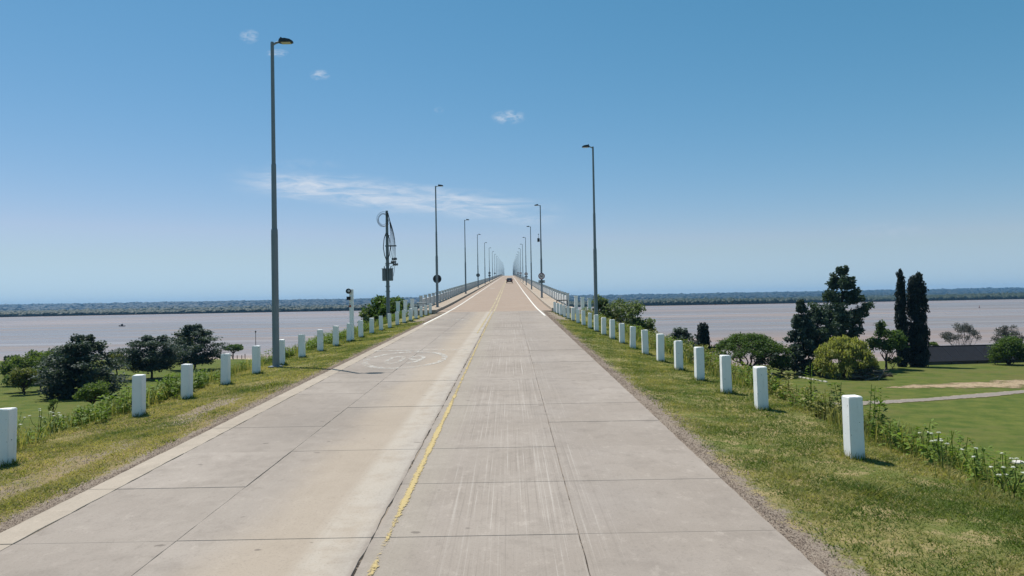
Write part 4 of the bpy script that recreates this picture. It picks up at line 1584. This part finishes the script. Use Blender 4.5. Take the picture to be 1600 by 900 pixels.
body = MB().add(V, F).build('body', M['carpaint'], car)
MB().add([(-.64, -2.00, 1.03), (.64, -2.00, 1.03), (.58, -1.60, 1.345), (-.58, -1.60, 1.345)], [(0, 1, 2, 3)]).build('rear_window', M['carglass'], car)
for s_ in (-1, 1):
    MB().add([(s_ * .873, -1.4, 1.0), (s_ * .873, .75, 1.0), (s_ * .80, .2, 1.36), (s_ * .80, -1.15, 1.38)], [(0, 1, 2, 3)]).build('side_window', M['carglass'], car)
    MB().box(s_ * .70 - .14, s_ * .70 + .14, -2.125, -2.06, .74, .93).build('tail_light', M['taillight'], car)
    mi = MB().box(s_ * .97 - .10, s_ * .97 + .10, .50, .62, .95, 1.10).build('mirror', M['carpaint'], car, bevel=.02)
    for yy in (-1.3, 1.3):
        wh = MB().lathe([(.30, -.1), (.32, -.07), (.32, .07), (.30, .1)], 18, 'x', (s_ * .76, yy, .32)).build('wheel', M['rubber'], car)
        MB().lathe([(.19, -.102), (.19, .102)], 12, 'x', (s_ * .762, yy, .32)).build('rim', M['chrome'], wh)
MB().box(-.26, .26, -2.13, -2.105, .70, .82).build('number_plate', M['sign_white'], car)
MB().box(-.80, .80, -2.17, -2.03, .36, .56).build('bumper', M['rubber'], car, bevel=.03)
MB().add([(-.60, .38, 1.405), (.60, .38, 1.405), (.68, .98, 1.01), (-.68, .98, 1.01)], [(0, 1, 2, 3)]).build('windscreen', M['carglass'], car)

# ------------------------------------------------------------------ grass and weeds
r = np.random.default_rng(99)


def vnoise(x, y, f, s):
    return (np.sin(x * f + s) * np.sin(y * f * 1.13 + s * 2.1) + np.sin((x + y) * f * .61 + s * .7) * np.sin((x - y) * f * .83 + s)) * .5


def blades(n, side, y0, y1, pw_, name, label):
    q = y0 * (y1 / y0) ** r.random(n)
    e = r.uniform(.25, 3.7, n)
    keep = r.random(n) < np.clip((e - .15) / .5, .05, 1)
    if side < 0:
        rutm = (np.abs(e - 1.25) < .3) & (q < 19) & (vnoise(q * 0, q, .9, 2.) > 0)
        keep &= ~(rutm & (r.random(n) < .85))
    bare = vnoise(e * 1.0 + 7 * side, q, 1.4, 3.)
    keep &= r.random(n) < np.clip(.75 + bare * .6, .15, 1)
    q, e = q[keep], e[keep]
    n = len(q)
    x = np.where(side < 0, XL - e, XR + e)
    z = terrain(x, q) + bumps(x, q) * sstep(.05, .4, e) - .006
    h = r.uniform(.014, .055, n) * (1 + .5 * (e > 3.0)) * (.8 + .4 * np.clip(vnoise(x, q, 2.3, 1.), -1, 1))
    tuft = np.clip(vnoise(x, q, 5.3, 8.) - .35, 0, 1) * np.clip(vnoise(x, q, .7, 6.) + .4, 0, 1)
    h *= 1 + 3.2 * tuft
    wd = r.uniform(.003, .006, n) * (1 + q / 12)
    a = r.uniform(0, 6.283, n)
    ln_ = r.normal(size=(n, 2)) * h[:, None] * 1.0
    dx_, dy_ = np.cos(a) * wd, np.sin(a) * wd
    V = np.stack([np.stack([x - dx_, q - dy_, z], -1), np.stack([x + dx_, q + dy_, z], -1), np.stack([x + ln_[:, 0], q + ln_[:, 1], z + h], -1)], 1).reshape(-1, 3)
    tone = np.clip((.30 if side > 0 else .36) + .55 * vnoise(x, q, 1.1, 5.) + .40 * vnoise(x, q, 4.1, 2.) + .3 * vnoise(x, q, 9.7, 4.) + r.normal(size=n) * .24 + (.34 if side < 0 else 0) * (q < 24), 0, 1)
    o = put_mesh(name, mesh_np(name, V, np.arange(3 * n).reshape(n, 3), np.repeat(tone, 3)), L['grass'])
    return tag(o, label, None, None, 'stuff')


def post_tufts(name, label, side):
    P, n = [], 150
    for o in list(COL.objects):
        if o.name.startswith('bollard') and (o.location.x > 0) == (side > 0):
            a = r.uniform(0, 6.283, n)
            d = .12 + np.abs(r.normal(size=n)) * .06
            P.append(np.stack([o.location.x + np.cos(a) * d, o.location.y + np.sin(a) * d], -1))
    P = np.concatenate(P)
    n = len(P)
    x, q = P[:, 0], P[:, 1]
    z = terrain(x, q) - .006
    h = r.uniform(.03, .13, n)
    a = r.uniform(0, 6.283, n)
    wd = .004 * (1 + q / 12)
    ln_ = r.normal(size=(n, 2)) * h[:, None] * .5
    V = np.stack([np.stack([x - np.cos(a) * wd, q - np.sin(a) * wd, z], -1), np.stack([x + np.cos(a) * wd, q + np.sin(a) * wd, z], -1), np.stack([x + ln_[:, 0], q + ln_[:, 1], z + h], -1)], 1).reshape(-1, 3)
    o = put_mesh(name, mesh_np(name, V, np.arange(3 * n).reshape(n, 3), np.repeat(np.clip(.3 + r.normal(size=n) * .25, 0, 1), 3)), L['grass'])
    return tag(o, label, None, None, 'stuff')


post_tufts('grass_tufts', 'uncut grass tufts at the feet of bollards beside right lane', 1)
post_tufts('grass_tufts', 'uncut grass tufts at the feet of bollards beside oncoming lane', -1)
blades(330000, 1, 3.6, 46, 1.7, 'verge_grass', 'short dry mown grass on the verge beside right lane')
blades(330000, -1, 5.5, 46, 1.5, 'verge_grass', 'short dry mown grass on the verge beside oncoming lane')


def pebbles(n, side, name, label):
    q = 4.0 * (56 / 4.0) ** r.random(n)
    wide = .34 + .30 * vnoise(q * 0 + side, q, 1.9, 4.) + .12 * vnoise(q * 0, q, 6.1, 1.)
    e = np.abs(r.normal(size=n)) * np.clip(wide, .10, .6) * .68 + .02
    if side < 0:
        k = r.random(n) < .35
        e = np.where(k & (q < 19) & (vnoise(q * 0, q, .9, 2.) > -.02), 1.25 + r.normal(size=n) * .2, e)
    x = np.where(side < 0, XL - e, XR + e)
    z = terrain(x, q) + bumps(x, q) * sstep(.05, .4, e)
    s_ = r.uniform(.004, .015, n) * (1 + q / 30)
    base = np.array([(1, 0, 0), (-.5, .87, 0), (-.5, -.87, 0), (.1, .1, .8)])
    a = r.uniform(0, 6.283, n)
    ca_, sa_ = np.cos(a)[:, None], np.sin(a)[:, None]
    bx = base[None, :, 0] * ca_ - base[None, :, 1] * sa_
    by = base[None, :, 0] * sa_ + base[None, :, 1] * ca_
    V = np.stack([bx, by * .75, np.repeat(base[None, :, 2], n, 0)], -1) * (s_[:, None, None] * r.uniform(.6, 1.2, (n, 4, 1)))
    V += np.stack([x, q, z - .002], -1)[:, None, :]
    F = (np.array([(0, 1, 3), (1, 2, 3), (2, 0, 3)])[None] + (np.arange(n) * 4)[:, None, None]).reshape(-1, 3)
    o = put_mesh(name, mesh_np(name, V.reshape(-1, 3), F, np.repeat(r.random(n), 4)), L['pebble'])
    return tag(o, label, None, None, 'stuff')


pebbles(20000, 1, 'edge_gravel', 'loose gravel along the edge of the right lane')
pebbles(26000, -1, 'edge_gravel', 'loose gravel along the edge and ruts beside oncoming lane')


def weed(V, F, T, n0, x, y, z, h, nl, ls, tone, spread=.25):
    lean_ = r.normal(size=2) * .12 * h
    t = r.uniform(.08, 1.0, nl)
    a = r.uniform(0, 6.283, nl)
    out_ = spread * (1.05 - .55 * t) * r.uniform(.35, 1.0, nl) * h
    c = np.stack([x + lean_[0] * t + np.cos(a) * out_ * .55, y + lean_[1] * t + np.sin(a) * out_ * .55, z + h * t], -1)
    l_ = ls * r.uniform(.6, 1.3, nl)
    tip = c + np.stack([np.cos(a), np.sin(a), r.uniform(-.5, .6, nl)], -1) * l_[:, None]
    perp = np.stack([-np.sin(a), np.cos(a), r.uniform(-.3, .3, nl)], -1) * (l_ * .30)[:, None]
    mid = (c + tip) / 2 + np.array([0, 0, 1]) * (l_ * .12)[:, None]
    V.append(np.stack([c, mid + perp, tip, mid - perp], 1).reshape(-1, 3))
    F.append(np.arange(4 * nl).reshape(nl, 4) + n0)
    T.append(np.repeat(np.clip(tone + r.normal(size=nl) * .2, 0, 1), 4))
    n0 += 4 * nl
    # stem as a thin cross of two faces
    for k in range(2):
        dx_, dy_ = (.006, 0) if k else (0, .006)
        V.append(np.array([[x - dx_, y - dy_, z], [x + dx_, y + dy_, z], [x + lean_[0] + dx_, y + lean_[1] + dy_, z + h], [x + lean_[0] - dx_, y + lean_[1] - dy_, z + h]]))
        F.append(np.arange(4).reshape(1, 4) + n0)
        T.append(np.full(4, .4))
        n0 += 4
    return n0


def weed_bank(side, name, label, leafm, n, y0, y1, hs, e0, e1, dens, tone0=.4):
    V, F, T, n0 = [], [], [], 0
    for _ in range(n):
        q = y0 + (y1 - y0) * r.random() ** 1.25
        e = r.uniform(e0, e1)
        d = dens(q, e)
        if r.random() > d:
            continue
        x = XL - e if side < 0 else XR + e
        z = float(terrain(x, q)) - .02
        h = r.uniform(*hs) * (.5 + .7 * d)
        n0 = weed(V, F, T, n0, x, q, z, h, int(16 + 46 * h), .065 + .045 * r.random(), tone0 + .3 * float(vnoise(np.array(x), np.array(q), .9, 2.)), .38)
    o = put_mesh(name, mesh_np(name, np.concatenate(V), np.concatenate(F), np.concatenate(T)), leafm)
    return tag(o, label, None, None, 'stuff')


dl = lambda q, e: float(np.clip(.55 + .6 * math.sin(q * .55 + 1.1) * math.sin(q * .23 + .4) + .25 * math.sin(q * 1.7), .08, 1)) * float(np.clip((e - 2.75) / .5, 0.05, 1))
dr = lambda q, e: float(np.clip(.5 + .5 * math.sin(q * .5 + .3) * math.sin(q * .31) + .2 * math.sin(q * 1.9), .1, 1)) * float(np.clip((e - 2.75) / .6, .04, 1))
weed_bank(-1, 'bank_weeds', 'leafy green weeds along the embankment edge beside oncoming lane', L['weed'], 2400, 9, 58, (.15, .52), 3.0, 5.0, dl)
weed_bank(1, 'bank_weeds', 'leafy green weeds along the embankment edge beside right lane', L['weed'], 1700, 5, 58, (.25, .75), 3.0, 5.2, dr)
weed_bank(1, 'dry_weeds', 'yellowish dry weeds mixed along the edge beside right lane', L['dryweed'], 1500, 12, 58, (.25, .70), 3.0, 5.4, lambda q, e: dr(q + 4, e), .5)
weed_bank(-1, 'slope_weeds', 'rough weeds covering the embankment slope beside oncoming lane', L['weed'], 1300, 18, 75, (.2, .5), 4.8, 11.0, lambda q, e: .6)


def tall_grass(n, side, name, label, e0, e1, y0, y1):
    q = y0 * (y1 / y0) ** r.random(n)
    e = r.uniform(e0, e1, n)
    keep = r.random(n) < np.clip(.35 + .8 * vnoise(e, q, .8, 2. + side), .04, 1) * np.clip((e - e0) / .5, .05, 1)
    q, e = q[keep], e[keep]
    n = len(q)
    x = np.where(side < 0, XL - e, XR + e)
    z = terrain(x, q) - .01
    h = r.uniform(.12, .48, n)
    wd = .0035 * (1 + q / 12)
    a = r.uniform(0, 6.283, n)
    ln_ = r.normal(size=(n, 2)) * h[:, None] * .28
    dx_, dy_ = np.cos(a) * wd, np.sin(a) * wd
    o3 = lambda u, k: np.stack([x + k * dx_ + ln_[:, 0] * u * u, q + k * dy_ + ln_[:, 1] * u * u, z + h * u], -1)
    V = np.stack([o3(0, -1), o3(0, 1), o3(.6, .8), o3(.6, -.8), o3(1, .1), o3(1, -.1)], 1).reshape(-1, 3)
    F = (np.array([(0, 1, 2, 3), (3, 2, 4, 5)])[None] + (np.arange(n) * 6)[:, None, None]).reshape(-1, 4)
    tone = np.clip(.55 + .4 * vnoise(x, q, 1.0, 3.) + r.normal(size=n) * .25, 0, 1)
    o = put_mesh(name, mesh_np(name, V, F, np.repeat(tone, 6)), L['grass'])
    return tag(o, label, None, None, 'stuff')


tall_grass(30000, 1, 'tall_grass', 'tall dry grass along the embankment edge beside right lane', 2.7, 5.6, 6.0, 58)
tall_grass(30000, -1, 'tall_grass', 'tall dry grass along the embankment edge beside oncoming lane', 2.95, 6.0, 9.0, 70)


def plant(name, x, y, h, nl, ls, leafm, label, group, umbels=0, tone=.4):
    z = float(terrain(x, y)) - .02
    root = empty(name, (x, y, z), 0, label, 'wild plant', group)
    V, F, T = [], [], []
    weed(V, F, T, 0, 0, 0, 0, h, nl, ls, tone, .28)
    put_mesh('leaves', mesh_np('leaves', np.concatenate(V), np.concatenate(F), np.concatenate(T)), leafm, root)
    st = MB()
    heads = []
    for k in range(max(umbels, 1)):
        a = r.uniform(0, 6.28)
        tip = (math.cos(a) * .12 * (k > 0) * (1 + k * .3), math.sin(a) * .12 * (k > 0) * (1 + k * .3), h * (1.02 - .08 * k))
        st.tube(bent((0, 0, h * .25 if k else 0), tip, r, 4, .04), [.008, .007, .005, .004], 4)
        heads.append(tip)
    st.build('stem', M['weedstem'], root)
    for k in range(umbels):
        um = MB().lathe([(.006, -.010), (.030, .004), (.026, .010), (.012, .014)], 8)
        um.v = [(heads[k][0] + vx * r.uniform(.65, 1.15), heads[k][1] + vy * r.uniform(.65, 1.15), heads[k][2] + vz + r.uniform(-.005, .005)) for vx, vy, vz in um.v]
        um.build('flower_head', L['flower'], root)
    return root


M['weedstem'] = simple('weed stem', (.10, .13, .04), .8, .1)
for (x, q, h) in ((5.95, 10.3, .55), (5.75, 9.9, .45), (5.9, 9.4, .52), (6.1, 9.0, .45), (5.85, 8.8, .40), (6.2, 8.5, .52), (6.0, 8.2, .38), (6.3, 8.0, .45), (6.05, 7.8, .34), (6.35, 7.5, .42), (6.5, 8.9, .55), (6.6, 8.1, .5), (6.3, 9.5, .6), (6.15, 10.9, .5)):
    plant('umbel_wildflower', x, q, h * .9, 26, .06, L['weed'], 'white umbel wildflower on the slope edge past the lone bollard beside right lane', 'umbel wildflowers beside right lane', 3)
for (x, q, h) in ((-8.75, 12.2, .85), (-8.9, 12.8, .80), (-8.6, 12.6, .62), (-9.0, 13.3, .72), (-8.7, 13.6, .6), (-9.1, 12.0, .7), (-8.8, 14.1, .5), (-9.2, 13.0, .66), (-8.95, 14.4, .5)):
    plant('umbel_wildflower', x, q, h, 30, .07, L['weed'], 'white umbel wildflower on the embankment edge beside oncoming lane', 'umbel wildflowers beside oncoming lane', 4)
for i, (x, q, h, lb) in enumerate(((5.75, 14.2, .95, 'tall leafy spiky weed growing behind the bollard row beside right lane'), (5.95, 13.3, .75, 'tall leafy spiky weed growing behind the bollard row beside right lane'),
                                   (6.2, 12.7, .9, 'tall leafy spiky weed growing behind the bollard row beside right lane'), (5.65, 11.5, .72, 'dark leafy weed just behind the lone bollard beside right lane'))):
    plant('tall_weed', x, q, h, 70, .09, L['weed'], lb, 'tall weeds', 0, .15)

# ------------------------------------------------------------------ far shore woodland (reads as one mass)
r = np.random.default_rng(123)


def lumps(n, xr, yfun, hr, wr, name, material, label, xbias=1.0):
    base = [(0, 0, 1.0)] + [(math.cos(a) * .62, math.sin(a) * .62, .74) for a in np.arange(5) * 1.2566] + [(math.cos(a + .6) * .92, math.sin(a + .6) * .92, .34) for a in np.arange(5) * 1.2566] + [(math.cos(a) * .7, math.sin(a) * .7, -.25) for a in np.arange(5) * 1.2566]
    base = np.array(base)
    F = [(0, 1 + k, 1 + (k + 1) % 5) for k in range(5)]
    for k in range(5):
        l = (k + 1) % 5
        F += [(1 + k, 6 + k, 1 + l), (1 + l, 6 + k, 6 + l), (6 + k, 11 + k, 6 + l), (6 + l, 11 + k, 11 + l)]
    F = np.array(F)
    x = r.uniform(*xr, n)
    y = yfun(x, r.random(n))
    z = zpark(x, y)
    z = np.maximum(z, WZ + .2)
    h = r.uniform(*hr, n) * (.8 + .5 * np.clip(vnoise(x, y, .006, 1.), -.6, 1))
    w = r.uniform(*wr, n)
    V = base[None] * np.stack([w, w, h], -1)[:, None, :]
    V += r.normal(size=V.shape) * (w * .09)[:, None, None]
    V += np.stack([x, y, z], -1)[:, None, :]
    FF = (F[None] + (np.arange(n) * 16)[:, None, None]).reshape(-1, 3)
    tone = np.repeat(np.clip(.25 + r.random(n) * .3 + .3 * vnoise(x, y, .004, 3.), 0, 1), 16)
    o = put_mesh(name, mesh_np(name, V.reshape(-1, 3), FF, tone), material)
    return tag(o, label, None, None, 'stuff')


shore = lambda x: 1512 - 30 * np.sin(x * .0037)
lumps(9000, (-1350, 1350), lambda x, u: shore(x) + 2 + 190 * u ** 1.6, (6, 10.5), (5, 11), 'shore_woodland', L['bank'], 'band of dark green trees along the far river bank')
lumps(6000, (-2600, 2600), lambda x, u: 1720 + 1800 * u, (6, 11), (9, 20), 'lowland_woodland', L['bank'], 'flat wooded lowland behind the far river bank')
lumps(9000, (-5600, 5600), lambda x, u: 4300 + 2500 * u, (8, 14), (16, 45), 'distant_woodland', L['ridge'], 'hazy blue wooded ridge on the horizon')

# ------------------------------------------------------------------ haze
hz = MB().box(-7700, 7700, -270, 9700, -18.5, 95).build('haze', M['stone'])
hm = bpy.data.materials.new('haze air')
hm.use_nodes = True
g = NG(hm.node_tree)
pv = g.new('ShaderNodeVolumePrincipled')
pv.inputs['Color'].default_value = (.28, .60, 1.0, 1)
pv.inputs['Density'].default_value = 7e-5
pv.inputs['Anisotropy'].default_value = 0.0
oo = g.new('ShaderNodeOutputMaterial')
g.link(pv.outputs[0], oo.inputs['Volume'])
hz.data.materials.clear()
hz.data.materials.append(hm)
tag(hz, 'thin bluish haze over the river', None, None, 'stuff')
